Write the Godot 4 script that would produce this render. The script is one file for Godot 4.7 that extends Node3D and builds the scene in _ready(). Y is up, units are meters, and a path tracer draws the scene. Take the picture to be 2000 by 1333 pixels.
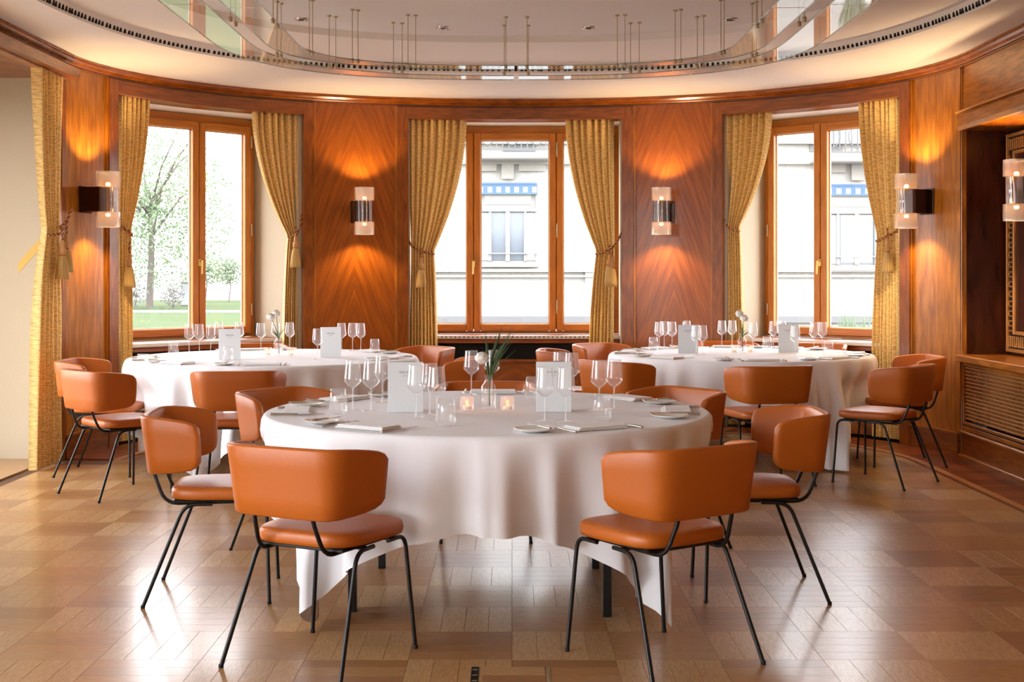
extends Node3D
# A panelled hotel dining room with an oval window end: three laid round tables, leather chairs.
# Depth d runs away from the camera (world z = -d). Units are metres.

const CX := 0.03
const WA := 3.32
const WB := 2.615
const WZ := 9.35
const WN := 2.1
const CEIL := 2.965
const LINTEL := 2.777
const TABLE_H := 0.755

var M := {}
var used := {}
var rng := RandomNumberGenerator.new()

func P(x: float, y: float, d: float) -> Vector3:
	return Vector3(x, y, -d)

# ------------------------------------------------------------------ naming
func numbered(called: String) -> String:
	if not used.has(called):
		used[called] = 0
		return called
	used[called] += 1
	return "%s_%03d" % [called, used[called]]

func tag(o: Node, label: String, category: String, group := "", kind := "") -> Node:
	if label: o.set_meta("label", label)
	if category: o.set_meta("category", category)
	if group: o.set_meta("group", group)
	if kind: o.set_meta("kind", kind)
	return o

func thing(called: String, label: String, category: String, at := Vector3.ZERO, turn := 0.0, group := "") -> Node3D:
	var o := Node3D.new()
	o.name = numbered(called)
	add_child(o)
	o.position = at
	o.rotation.y = turn
	tag(o, label, category, group)
	return o

func shell(called: String, label: String, at := Vector3.ZERO, turn := 0.0) -> Node3D:
	var o := Node3D.new()
	o.name = numbered(called)
	add_child(o)
	o.position = at
	o.rotation.y = turn
	tag(o, label, called.split("_")[0], "", "structure")
	return o

func dup(root: Node3D, label: String, at: Vector3, turn := 0.0, group := "") -> Node3D:
	var r: Node3D = root.duplicate()
	r.name = numbered(String(root.name).rstrip("0123456789").trim_suffix("_") if String(root.name).contains("_0") else String(root.name))
	add_child(r)
	r.position = at
	r.rotation.y = turn
	r.set_meta("label", label)
	if group: r.set_meta("group", group)
	return r

func obj(called: String, st: SurfaceTool, m: Material, parent: Node, tangents := false) -> MeshInstance3D:
	st.generate_normals()
	if tangents: st.generate_tangents()
	return inst(called, st.commit(), m, parent)

func inst(called: String, mesh: Mesh, m: Material, parent: Node) -> MeshInstance3D:
	var o := MeshInstance3D.new()
	o.name = called
	o.mesh = mesh
	o.material_override = m
	parent.add_child(o, true)
	return o

# ------------------------------------------------------------------ shapes
func begin(flat := false) -> SurfaceTool:
	var st := SurfaceTool.new()
	st.begin(Mesh.PRIMITIVE_TRIANGLES)
	st.set_smooth_group(-1 if flat else 0)
	return st

func tri(st: SurfaceTool, a: Vector3, b: Vector3, c: Vector3) -> void:
	st.set_uv(Vector2.ZERO); st.add_vertex(a)
	st.set_uv(Vector2.ZERO); st.add_vertex(b)
	st.set_uv(Vector2.ZERO); st.add_vertex(c)

func face_out(st: SurfaceTool, pts: Array, center: Vector3) -> void:
	var a: Vector3 = pts[0]
	var b: Vector3 = pts[1]
	var c: Vector3 = pts[2]
	var mid := (a + b + c) / 3.0
	var swap := (b - a).cross(c - a).dot(mid - center) > 0.0
	for k in range(1, pts.size() - 1):
		if swap: tri(st, a, pts[k + 1], pts[k])
		else: tri(st, a, pts[k], pts[k + 1])

func box(st: SurfaceTool, c: Vector3, s: Vector3, bev := 0.0, basis := Basis()) -> void:
	st.set_smooth_group(-1)
	var h := s * 0.5
	var b: float = minf(bev, minf(h.x, minf(h.y, h.z)) * 0.9)
	var ctr := c
	var cv := func(sg: Array, k: int) -> Vector3:
		var v := Vector3.ZERO
		for i in 3: v[i] = sg[i] * (h[i] if i == k or b <= 0.0 else h[i] - b)
		return c + basis * v
	for k in 3:
		var i := (k + 1) % 3
		var j := (k + 2) % 3
		for s0 in [-1, 1]:
			var q := []
			for e in [[-1, -1], [1, -1], [1, 1], [-1, 1]]:
				var sg := [0, 0, 0]
				sg[k] = s0; sg[i] = e[0]; sg[j] = e[1]
				q.append(cv.call(sg, k))
			face_out(st, q, ctr)
	if b <= 0.0: return
	for k in 3:
		var l := (k + 1) % 3
		var m := (k + 2) % 3
		for sk in [-1, 1]:
			for sl in [-1, 1]:
				var s1 := [0, 0, 0]
				s1[k] = sk; s1[l] = sl; s1[m] = -1
				var s2 := s1.duplicate()
				s2[m] = 1
				face_out(st, [cv.call(s1, k), cv.call(s2, k), cv.call(s2, l), cv.call(s1, l)], ctr)
	for sx in [-1, 1]:
		for sy in [-1, 1]:
			for sz in [-1, 1]:
				var g := [sx, sy, sz]
				face_out(st, [cv.call(g, 0), cv.call(g, 1), cv.call(g, 2)], ctr)

func bbox(called: String, c: Vector3, s: Vector3, m: Material, parent: Node, bev := 0.0) -> MeshInstance3D:
	var st := begin(true)
	box(st, c, s, bev)
	return obj(called, st, m, parent)

# rows of equal length; smooth surface with uv
func grid(st: SurfaceTool, rows: Array, closed := false, us := 1.0, vs := 1.0, flip := false) -> void:
	st.set_smooth_group(0)
	var nr := rows.size()
	var nc: int = rows[0].size()
	for r in nr - 1:
		for k in (nc if closed else nc - 1):
			var k2 := (k + 1) % nc
			var a: Vector3 = rows[r][k]
			var b: Vector3 = rows[r][k2]
			var c: Vector3 = rows[r + 1][k2]
			var d: Vector3 = rows[r + 1][k]
			var u0 := us * k / (nc - 1.0)
			var u1 := us * (k + 1) / (nc - 1.0)
			var v0 := vs * r / (nr - 1.0)
			var v1 := vs * (r + 1) / (nr - 1.0)
			var q := [[a, u0, v0], [b, u1, v0], [c, u1, v1], [a, u0, v0], [c, u1, v1], [d, u0, v1]]
			if flip: q = [[a, u0, v0], [c, u1, v1], [b, u1, v0], [a, u0, v0], [d, u0, v1], [c, u1, v1]]
			for e in q:
				st.set_uv(Vector2(e[1], e[2]))
				st.add_vertex(e[0])

func tube(st: SurfaceTool, pts: Array, r, sides := 8, caps := true) -> void:
	var rows := []
	var n := pts.size()
	var up := Vector3.ZERO
	for k in n:
		var t: Vector3 = ((pts[mini(k + 1, n - 1)] as Vector3) - (pts[maxi(k - 1, 0)] as Vector3)).normalized()
		if k == 0:
			up = (Vector3.UP if absf(t.y) < 0.9 else Vector3.RIGHT)
		up = (up - t * up.dot(t)).normalized()
		var side := t.cross(up)
		var rad: float = r[k] if r is Array else r
		var row := PackedVector3Array()
		for s in sides:
			var a := TAU * s / sides
			row.append((pts[k] as Vector3) + (up * cos(a) + side * sin(a)) * rad)
		rows.append(row)
	grid(st, rows, true)
	if caps:
		st.set_smooth_group(-1)
		for e in [0, n - 1]:
			var inner: Vector3 = pts[1] if e == 0 else pts[n - 2]
			face_out(st, Array(rows[e]), inner)

func fillet(pts: Array, rad: float, steps := 5) -> Array:
	var out := [pts[0]]
	for k in range(1, pts.size() - 1):
		var p: Vector3 = pts[k]
		var a: Vector3 = pts[k - 1]
		var b: Vector3 = pts[k + 1]
		var r := minf(rad, minf(p.distance_to(a), p.distance_to(b)) * 0.45)
		var s := p + (a - p).normalized() * r
		var e := p + (b - p).normalized() * r
		for i in steps + 1:
			var t := float(i) / steps
			out.append(s.lerp(p, t).lerp(p.lerp(e, t), t))
	out.append(pts[-1])
	return out

func lathe(st: SurfaceTool, prof: Array, segs := 20, at := Vector3.ZERO, flute := 0.0, flutes := 0) -> void:
	var rows := []
	for p in prof:
		var row := PackedVector3Array()
		for s in segs:
			var a := TAU * s / segs
			var r: float = p[0]
			if flutes: r *= 1.0 + flute * cos(a * flutes)
			row.append(at + Vector3(cos(a) * r, p[1], sin(a) * r))
		rows.append(row)
	grid(st, rows, true)

# extrude a polygon (x, y) along z by depth, centred
func prism(st: SurfaceTool, poly: Array, z0: float, z1: float, xf := Transform3D()) -> void:
	st.set_smooth_group(-1)
	var n := poly.size()
	var ctr := Vector3.ZERO
	var f := []
	var b := []
	for p in poly:
		f.append(xf * Vector3(p[0], p[1], z1))
		b.append(xf * Vector3(p[0], p[1], z0))
		ctr += f[-1] + b[-1]
	ctr /= 2.0 * n
	for k in n:
		face_out(st, [f[k], f[(k + 1) % n], b[(k + 1) % n], b[k]], ctr)
	face_out(st, f, ctr)
	face_out(st, b, ctr)

# ------------------------------------------------------------------ the oval wall line
func oval(phi: float) -> Vector2:
	if phi < 0.0: return Vector2(CX + WA, WZ + phi)
	if phi > PI: return Vector2(CX - WA, WZ - (phi - PI))
	var c := cos(phi)
	var s := sin(phi)
	return Vector2(CX + WA * signf(c) * pow(absf(c), 2.0 / WN), WZ + WB * pow(absf(s), 2.0 / WN))

func outward(phi: float) -> Vector2:
	var t := (oval(phi + 0.0006) - oval(phi - 0.0006)).normalized()
	var n := Vector2(t.y, -t.x)
	return n

# off > 0 is into the room
func W(phi: float, off: float, y: float) -> Vector3:
	var q := oval(phi) - outward(phi) * off
	return P(q.x, y, q.y)

func csweep(st: SurfaceTool, p0: float, p1: float, prof: Array, steps := 0, cap := true) -> void:
	if steps == 0: steps = maxi(2, int(ceil(absf(p1 - p0) / 0.035)))
	var n := prof.size()
	var rows := []
	for k in steps + 1:
		var phi := lerpf(p0, p1, float(k) / steps)
		var row := []
		for p in prof: row.append(W(phi, p[0], p[1]))
		rows.append(row)
	var len := 0.0
	for k in steps: len += (rows[k][0] as Vector3).distance_to(rows[k + 1][0])
	for j in n:
		var j2 := (j + 1) % n
		var strip0 := PackedVector3Array()
		var strip1 := PackedVector3Array()
		for k in steps + 1:
			strip0.append(rows[k][j])
			strip1.append(rows[k][j2])
		# each profile face keeps its own edge: separate smooth groups
		st.set_smooth_group(j)
		for k in steps:
			var u0 := float(k) / steps
			var u1 := float(k + 1) / steps
			for e in [[strip0[k], u0, 0.0], [strip0[k + 1], u1, 0.0], [strip1[k + 1], u1, 1.0], [strip0[k], u0, 0.0], [strip1[k + 1], u1, 1.0], [strip1[k], u0, 1.0]]:
				st.set_uv(Vector2(e[1], e[2]))
				st.add_vertex(e[0])
	if cap:
		st.set_smooth_group(-1)
		for e in [0, steps]:
			var mid := Vector3.ZERO
			for v in rows[steps / 2 if steps > 1 else 1 - e]: mid += v / n
			face_out(st, rows[e], mid)

func cslab(called: String, p0: float, p1: float, o0: float, o1: float, y0: float, y1: float, m: Material, parent: Node) -> MeshInstance3D:
	var st := begin()
	csweep(st, p0, p1, [[o1, y1], [o1, y0], [o0, y0], [o0, y1]])
	return obj(called, st, m, parent)

# ------------------------------------------------------------------ materials
func mat(called: String, color: Color, rough := 0.6, metal := 0.0, spec := 0.5) -> StandardMaterial3D:
	var m := StandardMaterial3D.new()
	m.resource_name = called
	m.albedo_color = color
	m.roughness = rough
	m.metallic = metal
	m.metallic_specular = spec
	M[called] = m
	return m

func grain_image(w: int, h: int, fx: float, fy: float, lo: float, sd: int, chevron := false) -> ImageTexture:
	var a := FastNoiseLite.new()
	a.seed = sd
	a.frequency = 1.0
	a.fractal_octaves = 3
	var b := FastNoiseLite.new()
	b.seed = sd + 7
	b.frequency = 1.0
	b.fractal_octaves = 2
	var im := Image.create(w, h, false, Image.FORMAT_RGB8)
	for y in h:
		for x in w:
			var gx := x * fx
			var gy := y * fy
			if chevron:
				var s := absf(x - w * 0.5)
				var along := y * 0.80 + s * 0.60
				var across := s * 0.80 - y * 0.60
				gx = along * fx
				gy = across * fy
			var v := 0.5 + 0.45 * a.get_noise_2d(gx, gy) + 0.22 * b.get_noise_2d(gx * 2.3, gy * 4.7)
			v = clampf(v, 0.0, 1.0)
			var g := lerpf(lo, 1.0, v)
			im.set_pixel(x, y, Color(g, lerpf(lo * 0.92, 1.0, v), lerpf(lo * 0.84, 1.0, v)))
	im.generate_mipmaps()
	return ImageTexture.create_from_image(im)

func noise_tex(freq: float, lo: Color, hi: Color, sd: int, size := 256, normal := false, bump := 4.0) -> NoiseTexture2D:
	var t := NoiseTexture2D.new()
	var n := FastNoiseLite.new()
	n.seed = sd
	n.frequency = freq
	n.fractal_octaves = 4
	t.width = size
	t.height = size
	t.seamless = true
	t.noise = n
	if normal:
		t.as_normal_map = true
		t.bump_strength = bump
	else:
		var g := Gradient.new()
		g.colors = PackedColorArray([lo, hi])
		t.color_ramp = g
	return t

func tri_wood(called: String, color: Color, rough: float, scale: Vector3, tex: Texture2D) -> StandardMaterial3D:
	var m := mat(called, color, rough)
	m.albedo_texture = tex
	m.uv1_triplanar = true
	m.uv1_world_triplanar = true
	m.uv1_scale = scale
	return m

func make_materials() -> void:
	var veneer := grain_image(384, 768, 0.005, 0.045, 0.66, 3, true)
	var grain := grain_image(256, 256, 0.012, 0.16, 0.62, 11)
	var oak := grain_image(256, 128, 0.02, 0.22, 0.72, 21)
	var soft := noise_tex(0.02, Color(0.62, 0.58, 0.52), Color(1, 1, 1), 5)
	var m := mat("veneer", Color(0.72, 0.395, 0.075), 0.32)
	m.albedo_texture = veneer
	m.clearcoat_enabled = true
	m.clearcoat = 0.3
	m.clearcoat_roughness = 0.14
	var upright := noise_tex(0.035, Color(0.62, 0.55, 0.48), Color(1, 1, 1), 9, 256)
	m = tri_wood("moulding", Color(0.65, 0.36, 0.09), 0.28, Vector3(3.0, 0.5, 3.0), upright)
	m.clearcoat_enabled = true
	m.clearcoat = 0.3
	m.clearcoat_roughness = 0.15
	m = tri_wood("cornice_wood", Color(0.70, 0.38, 0.08), 0.25, Vector3(0.6, 4.0, 0.6), upright)
	m.clearcoat_enabled = true
	m.clearcoat = 0.4
	m.clearcoat_roughness = 0.12
	m = tri_wood("moulding_across", Color(0.65, 0.36, 0.09), 0.28, Vector3(0.5, 3.0, 0.5), upright)
	m.clearcoat_enabled = true
	m.clearcoat = 0.3
	m.clearcoat_roughness = 0.15
	m = tri_wood("veneer_across", Color(0.76, 0.48, 0.14), 0.3, Vector3(0.4, 3.0, 0.4), upright)
	m.clearcoat_enabled = true
	m.clearcoat = 0.4
	m.clearcoat_roughness = 0.16
	var pale := noise_tex(0.035, Color(0.82, 0.77, 0.70), Color(1, 1, 1), 19, 256)
	tri_wood("window_wood_across", Color(0.86, 0.55, 0.22), 0.42, Vector3(0.35, 4.0, 0.35), pale)
	tri_wood("window_wood", Color(0.86, 0.55, 0.22), 0.42, Vector3(4.0, 0.35, 4.0), pale)
	tri_wood("sill_wood", Color(0.68, 0.36, 0.12), 0.4, Vector3(0.4, 4.0, 0.4), upright)
	m = tri_wood("dark_veneer", Color(0.30, 0.13, 0.065), 0.24, Vector3(1.5, 0.25, 1.5), upright)
	m = tri_wood("side_veneer", Color(0.78, 0.50, 0.14), 0.3, Vector3(2.2, 0.3, 2.2), upright)
	m.clearcoat_enabled = true
	m.clearcoat = 0.3
	m.clearcoat_roughness = 0.16
	mat("gilt", Color(0.74, 0.51, 0.26), 0.4, 0.3)
	mat("groove", Color(0.10, 0.04, 0.02), 0.6)
	m = mat("plaster", Color(0.93, 0.91, 0.88), 0.85)
	m = mat("perforated", Color(0.95, 0.945, 0.93), 0.9)
	m.albedo_texture = noise_tex(0.35, Color(0.90, 0.90, 0.90), Color(1, 1, 1), 31, 256)
	m.uv1_triplanar = true
	m.uv1_world_triplanar = true
	m.uv1_scale = Vector3(6, 6, 6)
	mat("slot_black", Color(0.03, 0.025, 0.02), 0.8)
	m = mat("wall_fabric", Color(0.80, 0.76, 0.67), 0.9)
	m.albedo_texture = noise_tex(0.25, Color(0.88, 0.87, 0.84), Color(1, 1, 1), 41)
	m.uv1_triplanar = true
	m.uv1_world_triplanar = true
	m.uv1_scale = Vector3(3, 3, 3)
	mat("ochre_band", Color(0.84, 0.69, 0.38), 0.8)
	mat("sill_white", Color(0.88, 0.85, 0.80), 0.5)
	mat("white_paint", Color(0.90, 0.89, 0.86), 0.6)
	# floor tones: the lighter first half paints in the sheen of turned blocks
	var tones := [Color(0.78, 0.625, 0.43), Color(0.75, 0.585, 0.39), Color(0.81, 0.665, 0.475), Color(0.77, 0.605, 0.40), Color(0.70, 0.515, 0.32), Color(0.73, 0.535, 0.32), Color(0.66, 0.475, 0.29), Color(0.72, 0.545, 0.35)]
	for k in tones.size():
		m = mat("oak_%d" % k, tones[k], 0.36)
		m.clearcoat_enabled = true
		m.clearcoat = 0.40
		m.clearcoat_roughness = 0.19
		m.albedo_texture = oak
	for k in 2:
		m = mat("border_%d" % k, [Color(0.58, 0.30, 0.15), Color(0.46, 0.22, 0.11)][k], 0.33)
		m.albedo_texture = oak
	mat("border_light", Color(0.68, 0.46, 0.27), 0.33)
	mat("floor_joint", Color(0.34, 0.22, 0.13), 0.7)
	# leather
	m = mat("leather", Color(0.69, 0.355, 0.07), 0.43)
	m.normal_enabled = true
	m.normal_texture = noise_tex(0.12, Color.BLACK, Color.WHITE, 51, 256, true, 2.0)
	m.normal_scale = 0.25
	m.uv1_triplanar = true
	m.uv1_scale = Vector3(7, 7, 7)
	mat("black_steel", Color(0.045, 0.045, 0.05), 0.38, 0.2)
	mat("rubber", Color(0.03, 0.03, 0.03), 0.8)
	m = mat("linen", Color(0.92, 0.925, 0.94), 0.88)
	m.normal_enabled = true
	m.normal_texture = noise_tex(0.4, Color.BLACK, Color.WHITE, 61, 256, true, 1.5)
	m.normal_scale = 0.15
	m.uv1_triplanar = true
	m.uv1_scale = Vector3(8, 8, 8)
	mat("napkin_linen", Color(0.91, 0.91, 0.91), 0.9)
	mat("porcelain", Color(0.90, 0.89, 0.87), 0.2)
	mat("silver", Color(0.78, 0.75, 0.71), 0.22, 1.0)
	mat("brass", Color(0.85, 0.72, 0.42), 0.3, 1.0)
	mat("hinge_metal", Color(0.82, 0.78, 0.70), 0.35, 0.6)
	m = mat("card", Color(0.86, 0.88, 0.89), 0.8)
	mat("ink", Color(0.35, 0.36, 0.37), 0.8)
	# curtain
	var im := Image.create(256, 256, false, Image.FORMAT_RGB8)
	var nz := FastNoiseLite.new()
	nz.seed = 77
	nz.frequency = 1.0
	for y in 256:
		for x in 256:
			var a := nz.get_noise_2d(x * 0.024, y * 0.20)
			var b := nz.get_noise_2d(x * 0.3 + 90.0, y * 0.05)
			var v := clampf(0.94 + 0.30 * a + 0.07 * b, 0.60, 1.0)
			im.set_pixel(x, y, Color(v, v * lerpf(0.94, 1.0, v), v * lerpf(0.82, 1.0, v)))
	m = mat("curtain", Color(0.99, 0.85, 0.55), 0.62)
	m.albedo_texture = ImageTexture.create_from_image(im)
	m.uv1_scale = Vector3(2.2, 5.0, 1)
	m.backlight_enabled = true
	m.backlight = Color(0.20, 0.16, 0.09)
	m.rim_enabled = true
	m.rim = 0.4
	mat("tassel", Color(0.80, 0.66, 0.40), 0.7)
	mat("rope_red", Color(0.52, 0.25, 0.16), 0.7)
	mat("rope_gold", Color(0.78, 0.58, 0.35), 0.7)
	# glass
	m = mat("pane_glass", Color(1, 1, 1, 0.03), 0.02)
	m.transparency = BaseMaterial3D.TRANSPARENCY_ALPHA
	m = mat("drink_glass", Color(0.96, 0.98, 1.0, 0.05), 0.02)
	m.transparency = BaseMaterial3D.TRANSPARENCY_ALPHA
	m = mat("stem_glass", Color(0.97, 0.98, 1.0, 0.22), 0.03)
	m.transparency = BaseMaterial3D.TRANSPARENCY_ALPHA
	m = mat("ring_glass", Color(0.62, 0.70, 0.64, 0.16), 0.03)
	m.transparency = BaseMaterial3D.TRANSPARENCY_ALPHA
	m = mat("ring_edge", Color(0.50, 0.62, 0.56, 0.45), 0.1)
	m.transparency = BaseMaterial3D.TRANSPARENCY_ALPHA
	m = mat("lamp_glass", Color(1.0, 0.97, 0.93, 0.30), 0.10)
	m.transparency = BaseMaterial3D.TRANSPARENCY_ALPHA
	m = mat("candle_glass", Color(1.0, 0.95, 0.92, 0.14), 0.1)
	m.transparency = BaseMaterial3D.TRANSPARENCY_ALPHA
	mat("wax", Color(0.95, 0.91, 0.85), 0.6)
	m = mat("flame", Color(1.0, 0.7, 0.4), 0.8)
	m.emission_enabled = true
	m.emission = Color(1.0, 0.62, 0.30)
	m.emission_energy_multiplier = 3.0
	m = mat("bulb", Color(1.0, 0.87, 0.70), 0.8)
	m.emission_enabled = true
	m.emission = Color(1.0, 0.66, 0.36)
	m.emission_energy_multiplier = 16.0
	mat("bronze", Color(0.20, 0.10, 0.06), 0.22, 0.5)
	mat("chrome", Color(0.80, 0.80, 0.80), 0.12, 1.0)
	mat("rod_metal", Color(0.72, 0.66, 0.52), 0.4, 0.7)
	mat("leaf", Color(0.24, 0.36, 0.17), 0.5)
	mat("stem", Color(0.30, 0.42, 0.22), 0.6)
	m = mat("petal", Color(0.93, 0.93, 0.90), 0.7)
	# outside
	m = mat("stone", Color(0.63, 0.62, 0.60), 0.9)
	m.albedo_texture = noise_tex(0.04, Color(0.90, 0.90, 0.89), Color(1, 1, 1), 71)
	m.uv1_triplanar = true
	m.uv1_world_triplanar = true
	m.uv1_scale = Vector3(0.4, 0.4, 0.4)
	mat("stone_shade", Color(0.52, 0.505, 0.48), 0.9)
	mat("garden_stone", Color(0.50, 0.49, 0.47), 0.9)
	mat("coping_grey", Color(0.34, 0.34, 0.34), 0.9)
	mat("sash_grey", Color(0.38, 0.39, 0.39), 0.6)
	mat("window_dark", Color(0.30, 0.33, 0.36), 0.1)
	mat("blind", Color(0.54, 0.53, 0.50), 0.8)
	mat("iron", Color(0.28, 0.28, 0.28), 0.6)
	mat("awning_blue", Color(0.24, 0.34, 0.46), 0.8)
	mat("awning_white", Color(0.66, 0.66, 0.66), 0.8)
	mat("asphalt", Color(0.45, 0.45, 0.45), 0.9)
	mat("grass", Color(0.25, 0.285, 0.20), 1.0, 0.0, 0.05)
	m = mat("tree_leaf", Color(0.31, 0.37, 0.265), 0.7)
	m.backlight_enabled = true
	m.backlight = Color(0.3, 0.35, 0.25)
	mat("blossom", Color(0.40, 0.40, 0.385), 0.8)
	mat("bark", Color(0.33, 0.30, 0.28), 0.9)
	mat("kiosk_grey", Color(0.48, 0.49, 0.50), 0.7)

func W_mat(k: String) -> StandardMaterial3D:
	return M[k]

# ------------------------------------------------------------------ room shell
func superoval(a: float, b: float, zc: float, n: float, phi: float) -> Vector2:
	var c := cos(phi)
	var s := sin(phi)
	if phi < 0.0: return Vector2(CX + a, zc + phi * 2.0)
	if phi > PI: return Vector2(CX - a, zc - (phi - PI) * 2.0)
	return Vector2(CX + a * signf(c) * pow(absf(c), 2.0 / n), zc + b * pow(absf(s), 2.0 / n))

func build_ceiling() -> void:
	var c := shell("ceiling", "pale plaster ceiling stepping up to a raised oval centre with a slotted air gap")
	# three levels: outer soffit, middle field, raised centre; each a slab with an oval edge towards the room centre
	var levels := [[2.84, 3.4, 7.0, 2.7, CEIL], [2.3, 2.45, 7.0, 2.5, CEIL + 0.075]]
	var names := ["soffit", "middle_field"]
	for k in 2:
		var L: Array = levels[k]
		var st := begin()
		var inner := PackedVector3Array()
		var outer := PackedVector3Array()
		var n := 96
		for i in n + 1:
			var phi := lerpf(-4.6, PI + 4.6, float(i) / n) if k < 0 else lerpf(-0.0, PI, float(i) / n)
			var q := superoval(L[0], L[1], L[2], L[3], phi)
			inner.append(P(q.x, L[4], q.y))
			var e := oval(phi) + outward(phi) * (0.80 if k == 0 else 0.0)
			outer.append(P(e.x, L[4], e.y))
		# straight sides back past the camera
		var reach: float = WA + (0.8 if k == 0 else 0.0)
		inner.insert(0, P(CX + L[0], L[4], -3.4)); outer.insert(0, P(CX + reach, L[4], -3.4))
		inner.append(P(CX - L[0], L[4], -3.4)); outer.append(P(CX - reach, L[4], -3.4))
		st.set_smooth_group(1)
		var rows := [inner, outer]
		grid(st, rows, false, 1, 1)
		obj(names[k], st, M.plaster, c)
		# riser at its inner edge
		st = begin()
		var lift := PackedVector3Array()
		var rise: float = 0.077 if k == 0 else 0.045
		for v in inner:
			var q2 := Vector2(v.x - CX, 0.0)
			lift.append(Vector3(v.x - signf(q2.x) * 0.022 * minf(1.0, absf(q2.x)), v.y + rise, v.z + 0.020))
		grid(st, [inner, lift])
		obj("riser", st, M.plaster, c)
	var st2 := begin(true)
	box(st2, P(CX, CEIL + 0.075 + 0.043 + 0.06, 3.25), Vector3(5.6, 0.12, 13.3))
	obj("raised_centre", st2, M.perforated, c)
	# the slots in the first riser: long slots, single pieces
	var n_slots := 150
	var slot_mesh: Mesh = null
	var total := 0.0
	var pts := []
	for i in 1201:
		var phi := lerpf(-0.9, PI + 0.9, i / 1200.0)
		pts.append(superoval(2.84, 3.4, 7.0, 2.7, phi))
	var acc := [0.0]
	for i in 1200:
		total += (pts[i] as Vector2).distance_to(pts[i + 1])
		acc.append(total)
	var st3 := begin(true)
	box(st3, Vector3.ZERO, Vector3(0.020, 0.046, 0.012))
	st3.generate_normals()
	slot_mesh = st3.commit()
	var step := 0.044
	n_slots = int(total / step)
	var j := 0
	var made := 0
	for i in n_slots:
		while acc[j + 1] < i * step: j += 1
		var q: Vector2 = pts[j]
		var t: Vector2 = ((pts[j + 1] as Vector2) - q).normalized()
		if q.y < 6.2: continue
		if made >= 295: break
		made += 1
		var o := inst("air_slot", slot_mesh, M.slot_black, c)
		var nrm := Vector2(-t.y, t.x)
		if nrm.dot(Vector2(CX, 7.0) - q) < 0.0: nrm = -nrm
		o.position = P(q.x + nrm.x * 0.009, CEIL + 0.038, q.y + nrm.y * 0.009)
		o.rotation.y = atan2(t.y, t.x)
	# downlights
	var spots := [[-1.42, 8.8], [-0.48, 9.1], [0.54, 9.1], [1.48, 8.8], [-1.75, 8.0], [1.80, 8.0]]
	for s in spots:
		var d := thing("downlight", "", "light", P(s[0], CEIL + 0.115, s[1]), 0.0, "recessed ceiling spotlights")
		var st4 := begin()
		lathe(st4, [[0.05, 0.004], [0.05, -0.006], [0.034, -0.006], [0.032, 0.006]], 20)
		obj("rim", st4, M.chrome, d)
		st4 = begin()
		lathe(st4, [[0.033, 0.0], [0.0, 0.0]], 16)
		obj("lens", st4, M.slot_black, d)
	var words := ["left of the hanging rods, left side", "left of the middle rods", "right of the middle rods", "right of the hanging rods, right side", "above the left glass strip", "above the right glass strip"]
	var k2 := 0
	for o in get_children():
		if String(o.name).begins_with("downlight"):
			o.set_meta("label", "small recessed ceiling spotlight " + words[k2])
			k2 += 1

func ring_pt(a: float, zs: float, b: float, s: float) -> Vector2:
	# s runs 0..1 from right side forward end round the far end to the left
	if s < 0.25: return Vector2(CX + a, lerpf(3.0, zs, s / 0.25))
	if s > 0.75: return Vector2(CX - a, lerpf(zs, 3.0, (s - 0.75) / 0.25))
	var phi := (s - 0.25) / 0.5 * PI
	var c := cos(phi)
	return Vector2(CX + a * signf(c) * pow(absf(c), 2.0 / 2.6), zs + b * pow(sin(phi), 2.0 / 2.6))

func build_ring() -> void:
	var r := thing("glass_ceiling_ring", "hanging ring of two clear glass strips on thin metal rods below the ceiling", "ceiling ring", P(CX, 2.754, 6.0))
	var org := r.position
	var n := 120
	# inner strip and outer strip: [half width, straight end, bulge] on each edge
	var strips := [[[1.335, 7.8, 0.92], [1.527, 7.8, 1.09]], [[1.62, 7.7, 1.46], [1.84, 7.7, 1.65]]]
	for sp in strips:
		var panes := 10
		for k in panes:
			var st := begin()
			var e0 := PackedVector3Array()
			var e1 := PackedVector3Array()
			var e2 := PackedVector3Array()
			var e3 := PackedVector3Array()
			for i in 17:
				var s := (k + lerpf(0.004, 0.996, i / 16.0)) / panes
				var p: Vector2 = ring_pt(sp[0][0], sp[0][1], sp[0][2], s)
				var q: Vector2 = ring_pt(sp[1][0], sp[1][1], sp[1][2], s)
				e0.append(P(p.x, 2.754, p.y) - org)
				e1.append(P(q.x, 2.754, q.y) - org)
				e2.append(P(q.x, 2.764, q.y) - org)
				e3.append(P(p.x, 2.764, p.y) - org)
			grid(st, [e0, e1])
			obj("glass_pane", st, M.ring_glass, r)
			st = begin()
			tube(st, Array(e1), 0.004, 6, false)
			obj("glass_edge", st, M.ring_edge, r)
			st = begin()
			tube(st, Array(e0), 0.004, 6, false)
			obj("glass_edge", st, M.ring_edge, r)
	# hangers
	for s in [0.06, 0.14, 0.22, 0.30, 0.37, 0.43, 0.5, 0.57, 0.63, 0.70, 0.78, 0.86, 0.94]:
		for e in [[1.345, 7.8, 0.93], [1.57, 7.75, 1.27]]:
			for w in [-0.0035, 0.0035]:
				var p := ring_pt(e[0], e[1], e[2], s + w)
				var st := begin()
				tube(st, [P(p.x, 2.735, p.y) - org, P(p.x, CEIL + 0.125, p.y) - org], 0.0024, 6)
				lathe(st, [[0.0, CEIL + 0.110 - 2.754], [0.014, CEIL + 0.110 - 2.754], [0.014, CEIL + 0.118 - 2.754]], 8, Vector3(p.x - CX, 0, -(p.y - 6.0)))
				lathe(st, [[0.0, -0.022], [0.011, -0.020], [0.011, 0.006], [0.0, 0.008]], 8, Vector3(p.x - CX, 0, -(p.y - 6.0)))
				obj("rod", st, M.rod_metal, r)

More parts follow.
